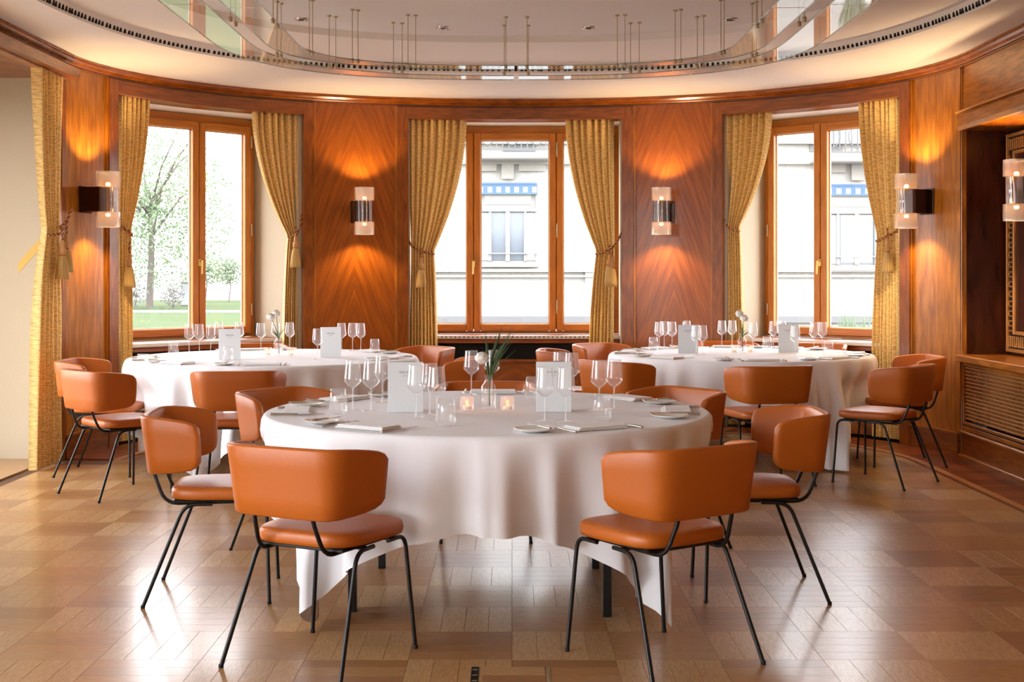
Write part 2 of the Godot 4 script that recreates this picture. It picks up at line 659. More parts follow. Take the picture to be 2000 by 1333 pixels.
func plank_mesh(l: float, w: float, off: Vector2) -> Mesh:
	var st := begin(true)
	var g := 0.0003
	var b := 0.0006
	var hl := l / 2 - g
	var hw := w / 2 - g
	var top := [Vector3(-hl + b, 0, -hw + b), Vector3(hl - b, 0, -hw + b), Vector3(hl - b, 0, hw - b), Vector3(-hl + b, 0, hw - b)]
	var low := [Vector3(-hl, -0.0012, -hw), Vector3(hl, -0.0012, -hw), Vector3(hl, -0.0012, hw), Vector3(-hl, -0.0012, hw)]
	var bot := []
	for v in low: bot.append(v + Vector3(0, -0.008, 0))
	var emit := func(q: Array) -> void:
		for i in [0, 1, 2, 0, 2, 3]:
			var v: Vector3 = q[i]
			st.set_uv(Vector2(v.x * 2.2, v.z * 4.4) + off)
			st.add_vertex(v)
	emit.call(top)
	for k in 4:
		var k2 := (k + 1) % 4
		emit.call([low[k], low[k2], top[k2], top[k]])
		emit.call([bot[k], bot[k2], low[k2], low[k]])
	st.generate_normals()
	return st.commit()

func inside_border(x: float, d: float, margin: float) -> bool:
	if d < WZ: return absf(x - CX) < WA - margin
	var u := absf(x - CX) / (WA - margin)
	var v := (d - WZ) / (WB - margin)
	return pow(u, WN) + pow(v, WN) < 1.0

func build_floor() -> void:
	var f := shell("floor", "oak parquet floor in alternating square blocks with a dark plank border")
	bbox("screed", P(-0.5, -0.06, 4.8), Vector3(8.4, 0.10, 16.4), M.floor_joint, f)
	var bs := 0.362
	var pw := bs / 4.0
	var variants := []
	for k in 8: variants.append(plank_mesh(bs, pw, Vector2(k * 0.37, k * 0.23)))
	var all := []
	rng.seed = 5
	for i in range(-13, 10):
		for j in range(-22, 19):
			var x := (i + 0.5) * bs
			var d := 5.265 + (j + 0.5) * bs
			if d > 11.8 or d < -3.0: continue
			var inside := inside_border(x, d, 0.30) or (x < 0.0 and d < 9.4 and x > CX - WA - 0.05)
			if not inside: continue
			var turned := (i + j) % 2 == 0
			var base := rng.randi() % 4 + (0 if turned else 4)  # turned blocks take lighter tones, their sheen put into the colour
			for k in 4:
				var o := (k - 1.5) * pw
				var tone := base if rng.randf() < 0.72 else rng.randi() % 4 + (0 if turned else 4)
				var px := x + (o if turned else 0.0)
				var pd := d + (0.0 if turned else o)
				var score := -1.0
				if pd > 4.1 and absf(px) < pd * 0.41: score = 1.0 / pd
				all.append([score, px, pd, turned, tone, rng.randi() % 8])
	all.sort_custom(func(p, q): return p[0] > q[0])
	var rest := {}
	for k in all.size():
		var e: Array = all[k]
		if k < 300 and e[0] > 0.0:
			var o := inst("plank", variants[e[5]], M["oak_%d" % e[4]], f)
			o.position = P(e[1], 0.0, e[2])
			o.rotation.y = PI / 2 if e[3] else 0.0
		else:
			if not rest.has(e[4]):
				rest[e[4]] = SurfaceTool.new()
				rest[e[4]].begin(Mesh.PRIMITIVE_TRIANGLES)
			var b := Basis(Vector3.UP, PI / 2 if e[3] else 0.0)
			rest[e[4]].append_from(variants[e[5]], 0, Transform3D(b, P(e[1], 0, e[2])))
	for t in rest:
		var o := inst("plank_field", rest[t].commit(), M["oak_%d" % t], f)
		tag(o, "", "", "", "stuff")
	# border: radial boards along the oval wall, a light band and a thin dark line inside it
	rng.seed = 9
	var phi := -4.6
	var made := 0
	while phi < 3.06:
		var w := 0.095 if phi < 0.0 or phi > PI else 0.036 
		var st := begin()
		csweep(st, phi + 0.0006, phi + w - 0.0006, [[0.37, 0.0022], [0.37, -0.01], [-0.02, -0.01], [-0.02, 0.0022]], 2)
		obj("border_board", st, M["border_%d" % (rng.randi() % 2)], f)
		phi += w
		made += 1
	var bands := [[0.372, 0.425, "border_light", "border_band"], [0.427, 0.452, "border_1", "border_line"]]
	for b in bands:
		var st := begin()
		csweep(st, -6.0, 3.08, [[b[1], 0.0022], [b[1], -0.01], [b[0], -0.01], [b[0], 0.0022]], 160)
		obj(b[3], st, M[b[2]], f)
	# recess floor in the left bay
	bbox("bay_floor", P(-4.22, -0.004, 7.75), Vector3(1.70, 0.012, 3.7), M.oak_1, f)

func build_floor_hatch() -> void:
	var h := thing("floor_socket_hatch", "wooden floor socket hatch with dark metal edges in the parquet", "floor hatch", P(0.006, 0.0, 4.27))
	for k in 4:
		var o := inst("board", plank_mesh(0.214, 0.0925, Vector2(k * 0.3, 0.1)), M["oak_%d" % [3, 1, 6, 3][k]], h)
		o.position = Vector3(0, 0.0016, 0.139 - k * 0.0925)
	var st := begin(true)
	box(st, Vector3(-0.131, -0.0022, 0), Vector3(0.026, 0.008, 0.37), 0.001)
	obj("metal_edge", st, M.black_steel, h)
	for k in 6:
		st = begin(true)
		box(st, Vector3(-0.131, 0.0022, -0.15 + k * 0.06), Vector3(0.017, 0.002, 0.004))
		obj("slot_bar", st, M.rod_metal, h)
	st = begin(true)
	box(st, Vector3(0.117, -0.0022, 0), Vector3(0.012, 0.008, 0.37), 0.001)
	obj("metal_edge", st, M.rod_metal, h)

# phi of the openings, from right to left
const PH := [0.1101, 0.344, 0.3873, 1.0002, 1.0293, 1.2582, 1.2911, 1.8517, 1.8832, 2.1247, 2.1555, 2.8129, 2.8546, 3.0803]

func build_walls() -> void:
	var w := shell("wall_back", "curved wall of glossy book-matched cherry veneer panels between the windows")
	# wide veneer panels
	for s in [[PH[4], PH[5]], [PH[8], PH[9]]]:
		var st := begin()
		csweep(st, s[0] + 0.002, s[1] - 0.002, [[0.0, CEIL + 0.02], [0.0, 0.0], [-0.10, 0.0], [-0.10, CEIL + 0.02]])
		obj("veneer_panel", st, M.veneer, w)
		cslab("skirting", s[0], s[1], -0.02, 0.022, 0.0, 0.16, M.moulding_across, w)
	for s in [[PH[0], PH[1]], [PH[12], PH[13]]]:
		cslab("veneer_panel", s[0], s[1], -0.10, 0.0, 0.0, CEIL + 0.02, M.side_veneer, w)
		cslab("skirting", s[0], s[1], -0.02, 0.022, 0.0, 0.16, M.moulding_across, w)
		cslab("skirting_bead", s[0], s[1], -0.02, 0.030, 0.16, 0.175, M.veneer_across, w)
	# over the windows
	for s in [[PH[1], PH[4]], [PH[5], PH[8]], [PH[9], PH[12]]]:
		cslab("header_board", s[0], s[1], -0.10, 0.0, LINTEL + 0.02, CEIL + 0.02, M.moulding_across, w)
	# cornice, one long moulded run
	var t := shell("trim_1", "polished reddish wooden cornice running round the top of the wall")
	var st := begin()
	csweep(st, -6.3, PI + 6.3, [[0.0, 2.905], [0.022, 2.905], [0.030, 2.915], [0.052, 2.925], [0.066, 2.940], [0.070, 2.952], [0.070, CEIL + 0.003], [-0.03, CEIL + 0.003], [-0.03, 2.905]], 220)
	obj("cornice", st, M.cornice_wood, t)
	st = begin()
	csweep(st, -6.3, PI + 6.3, [[0.0, 2.893], [0.012, 2.893], [0.012, 2.903], [0.0, 2.903]], 220)
	obj("cornice_bead", st, M.moulding_across, t)
	# frames round the three openings
	var frames := [[PH[1], PH[2], PH[3], PH[4], "right"], [PH[5], PH[6], PH[7], PH[8], "middle"], [PH[9], PH[10], PH[11], PH[12], "left"]]
	for k in 3:
		var fr: Array = frames[k]
		var tr := shell("trim_%d" % (k + 2), "wide cherry wood moulding round the %s window opening" % fr[4])
		cslab("jamb", fr[0], fr[1], -0.10, 0.030, 0.0, 2.885, M.moulding, tr)
		cslab("jamb", fr[2], fr[3], -0.10, 0.030, 0.0, 2.885, M.moulding, tr)
		cslab("jamb_edge", fr[0] - 0.006, fr[0] + 0.001, -0.02, 0.018, 0.0, 2.89, M.side_veneer, tr)
		cslab("jamb_edge", fr[3] - 0.001, fr[3] + 0.006, -0.02, 0.018, 0.0, 2.89, M.side_veneer, tr)
		st = begin()
		csweep(st, fr[1] - 0.0015, fr[2] + 0.0015, [[0.030, 2.885], [0.030, LINTEL + 0.004], [0.024, LINTEL], [-0.20, LINTEL + 0.002], [-0.20, 2.885]])
		obj("head", st, M.moulding_across, tr)
		cslab("head_groove", fr[0], fr[3], 0.0, 0.004, 2.886, 2.893, M.groove, tr)
	# outer walls beyond the picture
	var b := shell("wall_front", "plain wall behind the camera")
	bbox("board", P(-0.5, 1.6, -3.3), Vector3(9.0, 3.5, 0.2), M.plaster, b)

const WIN := [[2.496, 10.977, 0.691, 0.723, 0.70, 0.14], [0.028, 11.868, 0.0, 1.0, 0.62, 0.0], [-2.488, 10.895, -0.719, 0.695, 0.70, -0.14]]

func build_window(idx: int, label: String) -> void:
	var w: Array = WIN[idx]
	var nrm := Vector2(w[2], w[3])
	var dx := Vector2(w[3], -w[2])   # along the window, left to right as seen from the room (x, depth)
	var at: Vector2 = Vector2(w[0], w[1]) + nrm * w[4] + dx * (w[5] * (1.0))
	var turn := atan2(dx.y, dx.x)
	var win := shell("window_%d" % (idx + 1), label, P(at.x, 0, at.y), turn)
	var y0 := 0.79
	var y1 := LINTEL
	var hw := 1.0
	var F := M.window_wood as StandardMaterial3D
	# fixed frame
	for s in [-1, 1]: bbox("frame_stile", Vector3(s * (hw - 0.03), (y0 + y1) / 2, -0.02), Vector3(0.06, y1 - y0, 0.09), F, win, 0.004)
	bbox("frame_head", Vector3(0, y1 - 0.035, -0.02), Vector3(2 * hw - 0.12, 0.07, 0.09), M.window_wood_across, win, 0.004)
	bbox("frame_rail", Vector3(0, y0 + 0.012, -0.02), Vector3(2 * hw - 0.12, 0.024, 0.10), M.window_wood_across, win, 0.003)
	for x in [-0.395, 0.395]: bbox("mullion", Vector3(x, (y0 + y1) / 2, -0.03), Vector3(0.07, y1 - y0 - 0.09, 0.05), F, win, 0.004)
	# three sashes
	var edges := [-0.94, -0.395, 0.395, 0.94]
	for k in 3:
		var xa: float = edges[k] + (0.0 if k == 0 else 0.003)
		var xb: float = edges[k + 1] - (0.0 if k == 2 else 0.003)
		var sash := Node3D.new()
		sash.name = "sash"
		win.add_child(sash, true)
		var sw := 0.064
		var ya := y0 + 0.026
		var yb := y1 - 0.068
		for x in [xa + sw / 2, xb - sw / 2]: bbox("stile", Vector3(x, (ya + yb) / 2, 0.03), Vector3(sw, yb - ya, 0.07), F, sash, 0.006)
		bbox("rail", Vector3((xa + xb) / 2, yb - 0.033, 0.03), Vector3(xb - xa - 2 * sw, 0.066, 0.066), M.window_wood_across, sash, 0.005)
		bbox("rail", Vector3((xa + xb) / 2, ya + 0.033, 0.03), Vector3(xb - xa - 2 * sw, 0.066, 0.066), M.window_wood_across, sash, 0.005)
		var gx := xb - xa - 2 * sw
		var gy := yb - ya - 0.132
		var st := begin(true)
		var gc := Vector3((xa + xb) / 2, (ya + yb) / 2, 0.025)
		face_out(st, [gc + Vector3(-gx / 2, -gy / 2, 0), gc + Vector3(gx / 2, -gy / 2, 0), gc + Vector3(gx / 2, gy / 2, 0), gc + Vector3(-gx / 2, gy / 2, 0)], gc - Vector3(0, 0, 1))
		obj("glass", st, M.pane_glass, sash)
		# glazing bead, pale spacer round the pane
		st = begin(true)
		for s in [-1, 1]:
			box(st, gc + Vector3(s * (gx / 2 - 0.005), 0, -0.012), Vector3(0.010, gy, 0.012))
			box(st, gc + Vector3(0, s * (gy / 2 - 0.005), -0.012), Vector3(gx, 0.010, 0.012))
		obj("spacer", st, M.hinge_metal, sash)
		for yy in [ya + 0.22, (ya + yb) / 2, yb - 0.14]:
			if k == 1: continue
			var hx := xa + 0.002 if k == 0 else xb - 0.002
			st = begin()
			lathe(st, [[0.0, -0.055], [0.008, -0.053], [0.008, 0.053], [0.0, 0.055]], 8, Vector3(hx, yy, 0.072))
			obj("hinge", st, M.hinge_metal, sash)
	for hx in [-0.395, 0.395]:
		if hx > 0 and idx == 1:
			for yy in [1.05, 1.78, 2.55]:
				var sth := begin()
				lathe(sth, [[0.0, -0.07], [0.009, -0.068], [0.009, 0.068], [0.0, 0.07]], 8, Vector3(0.40, yy, 0.072))
				obj("hinge", sth, M.hinge_metal, win)
			continue
		if idx != 1 and signf(hx) == signf(w[2]): continue
		var hd := Node3D.new()
		hd.name = "handle"
		win.add_child(hd, true)
		bbox("rosette", Vector3(hx, 1.46, 0.069), Vector3(0.030, 0.065, 0.008), M.brass, hd, 0.003)
		var st := begin()
		tube(st, fillet([Vector3(hx, 1.475, 0.07), Vector3(hx, 1.475, 0.115), Vector3(hx - 0.004, 1.36, 0.118)], 0.015), 0.008, 8)
		obj("lever", st, M.brass, hd)
	# masonry above and below, soffit, sill, radiator casing
	bbox("wall_above", Vector3(0, (y1 + 3.25) / 2 , -0.14), Vector3(2.9, 3.25 - y1, 0.30), M.plaster, win)
	bbox("wall_below", Vector3(0, (y0 - 1.2) / 2 - 0.02, -0.14), Vector3(2.9, y0 + 1.2, 0.30), M.plaster, win)
	var dep: float = w[4]
	# reveals: prisms from the opening edge to the window end
	var half: float = [0.857, 0.976, 0.91][idx]
	for s in [-1, 1]:
		var ax: float = s * half - w[5]
		var bx: float = s * hw
		var poly := [[bx, -0.12], [ax - s * 0.012, dep - 0.05], [ax + s * 0.10, dep - 0.02], [bx + s * 0.12, -0.12]]
		var st := begin(true)
		prism(st, poly, -0.2, 3.2, Transform3D(Basis(Vector3(1, 0, 0), Vector3(0, 0, 1), Vector3(0, 1, 0)), Vector3.ZERO))
		obj("reveal", st, M.wall_fabric, win)
	var sof := begin(true)
	box(sof, Vector3(-w[5] * 0.5, LINTEL + 0.03, (dep - 0.17 - 0.16) / 2), Vector3(2.5, 0.05, dep - 0.17 + 0.16), 0.0)
	obj("soffit", sof, M.white_paint, win)
	var sz := dep - 0.17
	var shx: float = half * 2 + 0.1
	bbox("sill", Vector3(-w[5] * 0.6, 0.768, sz / 2 + 0.01), Vector3(shx + 0.06, 0.038, sz), M.sill_wood, win, 0.006)
	bbox("sill_strip", Vector3(-w[5] * 0.6, 0.776, sz + 0.011), Vector3(shx - 0.08, 0.030, 0.014), M.sill_white, win, 0.003)
	for k in (44 if idx == 1 else 0):
		var x: float = -w[5] * 0.6 + (k - 21.5) * 0.041
		if absf(x + w[5] * 0.6) > shx / 2 - 0.06: continue
		bbox("vent_hole", Vector3(x, 0.777, sz + 0.0185), Vector3(0.016, 0.009, 0.002), M.slot_black, win)
	bbox("sill_apron", Vector3(-w[5] * 0.6, 0.735, sz - 0.01), Vector3(shx, 0.032, 0.03), M.sill_wood, win, 0.004)
	bbox("radiator_gap", Vector3(-w[5] * 0.6, 0.65, sz - 0.10), Vector3(shx - 0.35, 0.16, 0.02), M.slot_black, win)
	for s in [-1, 1]: bbox("gap_post", Vector3(-w[5] * 0.6 + s * (shx / 2 - 0.09), 0.65, sz - 0.05), Vector3(0.18, 0.16, 0.10), M.sill_wood, win, 0.003)
	bbox("casing_rail", Vector3(-w[5] * 0.6, 0.555, sz - 0.02), Vector3(shx, 0.030, 0.06), M.moulding_across, win, 0.004)
	var st5 := begin(true)
	var pa := Vector3(-w[5] * 0.6 - shx / 2, 0.02, sz - 0.03)
	var pn := [[0.0, 0.5], [0.5, 1.0]]
	for q in pn:
		var xa: float = pa.x + shx * q[0]
		var xb: float = pa.x + shx * q[1]
		var vs := [[xa, 0.02, 0.0 if q[0] == 0.0 else 0.5, 1.0], [xb, 0.02, 0.5 if q[0] == 0.0 else 1.0, 1.0], [xb, 0.54, 0.5 if q[0] == 0.0 else 1.0, 0.7], [xa, 0.54, 0.0 if q[0] == 0.0 else 0.5, 0.7]]
		for i in [0, 2, 1, 0, 3, 2]:
			st5.set_uv(Vector2(vs[i][2], vs[i][3]))
			st5.add_vertex(Vector3(vs[i][0], vs[i][1], sz - 0.03))
	obj("casing_panel", st5, M.veneer, win)

func build_side_walls() -> void:
	# right: recess with a grille panel, cabinet below, plain wall nearer the camera
	var w := shell("wall_right", "right wall with a dark veneered recess above a radiator cabinet")
	var x0 := CX + WA
	var zf := 9.67
	var zn := 7.0
	bbox("wall_board", P(x0 + 0.2, 1.5, (zn - 3.0) / 2), Vector3(0.4, 3.4, zn + 3.0), M.side_veneer, w)
	bbox("fascia", P(x0 + 0.05, (2.50 + CEIL + 0.05) / 2, (zn + zf) / 2), Vector3(0.10, CEIL + 0.05 - 2.50, zf - zn), M.veneer_across, w)
	bbox("recess_side", P(x0 + 0.21, 1.6, zf + 0.06), Vector3(0.38, 1.75, 0.12), M.dark_veneer, w)
	bbox("corner_post", P(x0 + 0.010, 1.46, zf + 0.018), Vector3(0.045, 2.9, 0.045), M.side_veneer, w, 0.006)
	bbox("recess_back", P(x0 + 0.37, 1.6, (zn + zf) / 2), Vector3(0.06, 1.75, zf - zn + 0.2), M.dark_veneer, w)
	bbox("recess_top", P(x0 + 0.20, 2.455, (zn + zf) / 2), Vector3(0.40, 0.07, zf - zn + 0.1), M.cornice_wood, w)
	# moulding over the recess
	var t := shell("trim_5", "wooden moulding framing the dark recess on the right")
	var st := begin(true)
	prism(st, [[-0.03, 2.42], [-0.045, 2.45], [-0.045, 2.525], [-0.03, 2.548], [0.06, 2.548], [0.06, 2.42]], -zf + 0.0, -zn, Transform3D(Basis(), Vector3(x0, 0, 0)))
	obj("head_moulding", st, M.veneer_across, t)
	bbox("head_fillet", P(x0 - 0.028, 2.556, (zn + zf) / 2), Vector3(0.06, 0.014, zf - zn), M.gilt, t, 0.003)
	# outer shell
	bbox("outer_board", P(x0 + 0.55, 1.5, (zn + zf) / 2), Vector3(0.1, 3.6, zf - zn + 0.6), M.plaster, w)
	bbox("outer_end", P(x0 + 0.35, 1.5, zf + 0.22), Vector3(0.7, 3.6, 0.2), M.plaster, w)
	# grille panel with meander border
	var g := thing("grille_panel", "tall gilt-edged panel with a meander fretwork border in the dark recess", "wall panel", P(x0 + 0.325, 0.80, zf - 0.05), PI / 2)
	# local x runs away from camera to the left seen from the room; panel spans z' in local x from 0 (far) to 2.4 near
	var pw := 2.35
	var ph := 1.60
	var B := Vector3(-pw / 2, 0, 0)
	g.position = P(x0 + 0.325, 0.785, zf - 0.05 - pw / 2)
	g.rotation.y = -PI / 2
	bbox("back_board", Vector3(0, ph / 2, -0.002), Vector3(pw, ph, 0.016), M.groove, g)
	for s in [-1, 1]:
		bbox("outer_frame", Vector3(s * (pw / 2 - 0.012), ph / 2, 0.012), Vector3(0.024, ph, 0.024), M.gilt, g, 0.003)
		bbox("outer_frame", Vector3(0, ph / 2 + s * (ph / 2 - 0.012), 0.012), Vector3(pw - 0.048, 0.024, 0.024), M.gilt, g, 0.003)
		bbox("inner_frame", Vector3(s * (pw / 2 - 0.15), ph / 2, 0.014), Vector3(0.026, ph - 0.26, 0.030), M.gilt, g, 0.004)
		bbox("inner_frame", Vector3(0, ph / 2 + s * (ph / 2 - 0.143), 0.014), Vector3(pw - 0.326, 0.026, 0.030), M.gilt, g, 0.004)
	bbox("field", Vector3(0, ph / 2, 0.008), Vector3(pw - 0.32, ph - 0.30, 0.010), M.dark_veneer, g)
	# fretwork: bars alternately joined at top and bottom
	var step := 0.036
	for s in [0, 1]:
		var n := int((pw - 0.06) / step)
		for k in n:
			var x := -pw / 2 + 0.04 + k * step
			if x < pw / 2 - 1.2 and false: continue
			var y: float = 0.077 if s == 0 else ph - 0.077
			var sf := begin(true)
			box(sf, Vector3(x, y, 0.012), Vector3(0.010, 0.082, 0.012), 0.002)
			box(sf, Vector3(x + step / 2, y + (0.036 if k % 2 == 0 else -0.036), 0.012), Vector3(step - 0.010, 0.010, 0.012), 0.002)
			obj("fret_bar", sf, M.gilt, g)
		var m := int((ph - 0.30) / step)
		for k in m:
			var y := 0.155 + k * step
			var x: float = -pw / 2 + 0.078 if s == 0 else pw / 2 - 0.078
			var sf := begin(true)
			box(sf, Vector3(x, y, 0.012), Vector3(0.082, 0.010, 0.012), 0.002)
			box(sf, Vector3(x + (0.036 if k % 2 == 0 else -0.036), y + step / 2, 0.012), Vector3(0.010, step - 0.010, 0.012), 0.002)
			obj("fret_bar", sf, M.gilt, g)
	# radiator cabinet
	var c := thing("radiator_cabinet", "long wooden radiator cabinet with a woven lattice grille below the recess", "cabinet", P(x0, 0, (zn + zf) / 2), -PI / 2)
	var L := zf - zn
	bbox("top_slab", Vector3(0, 0.735, -0.14), Vector3(L, 0.052, 0.40), M.veneer_across, c, 0.006)
	bbox("plinth", Vector3(0, 0.10, -0.17), Vector3(L, 0.16, 0.36), M.moulding_across, c, 0.004)
	bbox("plinth_bead", Vector3(0, 0.188, 0.01), Vector3(L, 0.022, 0.05), M.veneer_across, c, 0.006)
	bbox("foot_rail", Vector3(0, 0.012, 0.015), Vector3(L, 0.024, 0.04), M.veneer_across, c, 0.004)
	bbox("back_board", Vector3(0, 0.46, -0.20), Vector3(L, 0.52, 0.04), M.groove, c)
	bbox("bottom_rail", Vector3(0, 0.218, -0.02), Vector3(L, 0.030, 0.05), M.veneer_across, c, 0.003)
	var fx0 := -L / 2 + 0.03
	for q in [[0.255, 0.022], [0.688, 0.022]]:
		bbox("lattice_frame", Vector3(0, q[0], 0.0), Vector3(L - 0.06, q[1], 0.022), M.veneer_across, c, 0.004)
	bbox("lattice_frame", Vector3(fx0 + 0.011, 0.47, 0.0), Vector3(0.022, 0.41, 0.022), M.veneer_across, c, 0.004)
	bbox("end_post", Vector3(-L / 2 + 0.012, 0.46, -0.03), Vector3(0.02, 0.5, 0.04), M.groove, c)
	var hs := 15
	for k in hs:
		var y := 0.278 + (k + 0.5) * 0.40 / hs
		bbox("lattice_slat", Vector3(0, y, -0.004), Vector3(L - 0.10, 0.010, 0.006), M.gilt, c, 0.002)
	var vm := begin(true)
	box(vm, Vector3.ZERO, Vector3(0.011, 0.40, 0.006), 0.002)
	vm.generate_normals()
	var vmesh := vm.commit()
	for k in int((L - 0.1) / 0.028):
		var o := inst("lattice_bar", vmesh, M.gilt, c)
		o.position = Vector3(-L / 2 + 0.065 + k * 0.028, 0.478, -0.012)
	# left: bay with its own window, curtained opening; window further forward
	var l := shell("wall_left", "left wall with a deep fabric-lined bay behind a curtain")
	var xl := CX - WA
	bbox("bay_end", P(xl - 0.62 - 0.065, 1.5, 9.533 + 0.08), Vector3(1.35, 3.4, 0.16), M.wall_fabric, l)
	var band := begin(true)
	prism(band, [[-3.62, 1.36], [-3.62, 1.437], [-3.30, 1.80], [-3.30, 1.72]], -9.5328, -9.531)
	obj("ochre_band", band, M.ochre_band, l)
	bbox("bay_ceiling", P(xl - 0.55, 2.83, 7.6), Vector3(1.3, 0.07, 4.0), M.moulding_across, l)
	bbox("bay_near_end", P(xl - 0.60, 1.5, 5.9), Vector3(1.4, 3.4, 0.16), M.wall_fabric, l)
	bbox("lintel_board", P(xl - 0.06, 2.90, 7.75), Vector3(0.12, 0.23, 3.6), M.moulding_across, l)
	bbox("wall_board", P(xl - 0.2, 1.5, 4.9), Vector3(0.4, 3.4, 2.0), M.side_veneer, l)
	bbox("wall_board", P(xl - 0.2, 1.5, 0.25), Vector3(0.4, 3.4, 0.3), M.side_veneer, l)
	bbox("wall_above", P(xl - 0.2, 2.95, -1.5), Vector3(0.4, 0.5, 3.3), M.side_veneer, l)
	bbox("wall_below", P(xl - 0.2, 0.04, -1.5), Vector3(0.4, 0.3, 3.3), M.side_veneer, l)
	bbox("wall_above", P(xl - 0.2, 2.95, 2.15), Vector3(0.4, 0.5, 3.5), M.side_veneer, l)
	bbox("wall_below", P(xl - 0.2, 0.04, 2.15), Vector3(0.4, 0.3, 3.5), M.side_veneer, l)
	var t2 := shell("trim_6", "wooden lintel moulding over the curtained bay on the left")
	bbox("lintel_moulding", P(xl + 0.01, 2.835, 7.73), Vector3(0.045, 0.09, 3.58), M.moulding_across, t2, 0.008)
	bbox("lintel_lip", P(xl + 0.0, 2.787, 7.73), Vector3(0.06, 0.012, 3.58), M.veneer_across, t2, 0.003)
	bbox("lintel_groove", P(xl + 0.008, 2.887, 7.73), Vector3(0.03, 0.010, 3.58), M.groove, t2)
	cslab("bay_jamb", 3.0803 - 0.004, 3.0803 + 0.022, -0.10, 0.012, 0.0, 2.89, M.moulding, t2)
	for e in [[4, xl - 1.2, 7.5, 2.9, "tall window of the left bay, outside the picture"], [5, xl - 0.3, 2.15, 3.5, "tall window in the left wall beside the camera"], [6, xl - 0.3, -1.55, 3.3, "added unseen window in the left wall behind the camera"]]:  # window beside the camera enlarged, rear one added, to lift the daylight
		var win := shell("window_%d" % e[0], e[4], P(e[1], 0, e[2]), PI / 2)
		var L2: float = e[3]
		if e[0] == 4:
			bbox("wall_below", Vector3(0, 0.0, 0), Vector3(L2 + 2.6, 0.4, 0.12), M.plaster, win)
			bbox("wall_above", Vector3(0, 3.0, 0), Vector3(L2 + 2.6, 0.5, 0.12), M.plaster, win)
			for s in [-1, 1]: bbox("wall_side", Vector3(s * (L2 / 2 + 0.75), 1.6, 0), Vector3(1.5, 2.6, 0.12), M.plaster, win)
		var low := 0.22
		for k in 4:
			bbox("stile", Vector3((k - 1.5) / 3.0 * (L2 - 0.1), (low + 2.75) / 2, 0), Vector3(0.09, 2.75 - low, 0.08), M.window_wood, win, 0.005)
		for y in [low, 2.72]: bbox("rail", Vector3(0, y, 0), Vector3(L2, 0.08, 0.08), M.window_wood, win, 0.005)
		for k in 3:
			var st6 := begin(true)
			var gc := Vector3((k - 1.0) / 3.0 * (L2 - 0.1), (low + 2.72) / 2, 0.0)
			var gh := (2.72 - low) / 2 - 0.03
			var gx := (L2 - 0.1) / 6.0 - 0.045
			face_out(st6, [gc + Vector3(-gx, -gh, 0), gc + Vector3(gx, -gh, 0), gc + Vector3(gx, gh, 0), gc + Vector3(-gx, gh, 0)], gc - Vector3(0, 0, 1))
			obj("glass", st6, M.pane_glass, win)

# ------------------------------------------------------------------ lamps
func build_sconce(at: Vector3, inward: Vector2, label: String, power := 1.0) -> void:
	# local +z points into the room
	var s := thing("wall_sconce", label, "wall lamp", at, atan2(inward.x, -inward.y), "bronze and glass wall sconces")
	bbox("wall_plate", Vector3(0, 0, 0.008), Vector3(0.17, 0.20, 0.014), M.bronze, s, 0.003)
	bbox("arm", Vector3(-0.022, 0, 0.09), Vector3(0.115, 0.186, 0.15), M.bronze, s, 0.004)
	var c := Vector3(0, 0, 0.195)
	# clear middle tube and two chrome rods
	var st := begin()
	lathe(st, [[0.072, -0.093], [0.072, 0.093]], 28, c)
	obj("middle_tube", st, M.drink_glass, s)
	for x in [-0.022, 0.012]:
		st = begin()
		lathe(st, [[0.0, -0.093], [0.006, -0.093], [0.006, 0.093], [0.0, 0.093]], 8, c + Vector3(x, 0, 0.035))
		obj("rod", st, M.chrome, s)
	for up in [1.0, -1.0]:
		st = begin()
		lathe(st, [[0.0, 0.095 * up], [0.088, 0.095 * up], [0.088, 0.210 * up]], 40, c, 0.012, 20)
		lathe(st, [[0.088, 0.210 * up], [0.076, 0.210 * up], [0.076, 0.101 * up]], 40, c)
		var cup := obj("glass_cup", st, M.lamp_glass, s)
		st = begin()
		lathe(st, [[0.0, 0.0], [0.016, 0.001], [0.017, 0.012], [0.012, 0.022], [0.0, 0.024]], 14, Vector3.ZERO)
		var bulb := obj("bulb", st, M.bulb, s)
		bulb.position = c + Vector3(0, 0.105 * up, 0)
		if up < 0.0: bulb.rotation.x = PI
		var lamp := SpotLight3D.new()
		lamp.name = "spot"
		s.add_child(lamp, true)
		lamp.position = c + Vector3(0, 0.172 * up, 0)
		lamp.rotation.x = PI / 2 * up
		lamp.light_color = Color(1.0, 0.85, 0.65)
		lamp.light_energy = SCONCE_ENERGY * power * (1.0 if up > 0 else 0.8)
		lamp.spot_angle = 62.0
		lamp.spot_angle_attenuation = 0.6
		lamp.spot_range = 14.0
		lamp.spot_attenuation = 2.0
		lamp.light_size = 0.03
		lamp.shadow_enabled = true

const SCONCE_ENERGY := 0.42

# ------------------------------------------------------------------ curtains
func smooth(t: float) -> float:
	return t * t * (3.0 - 2.0 * t)

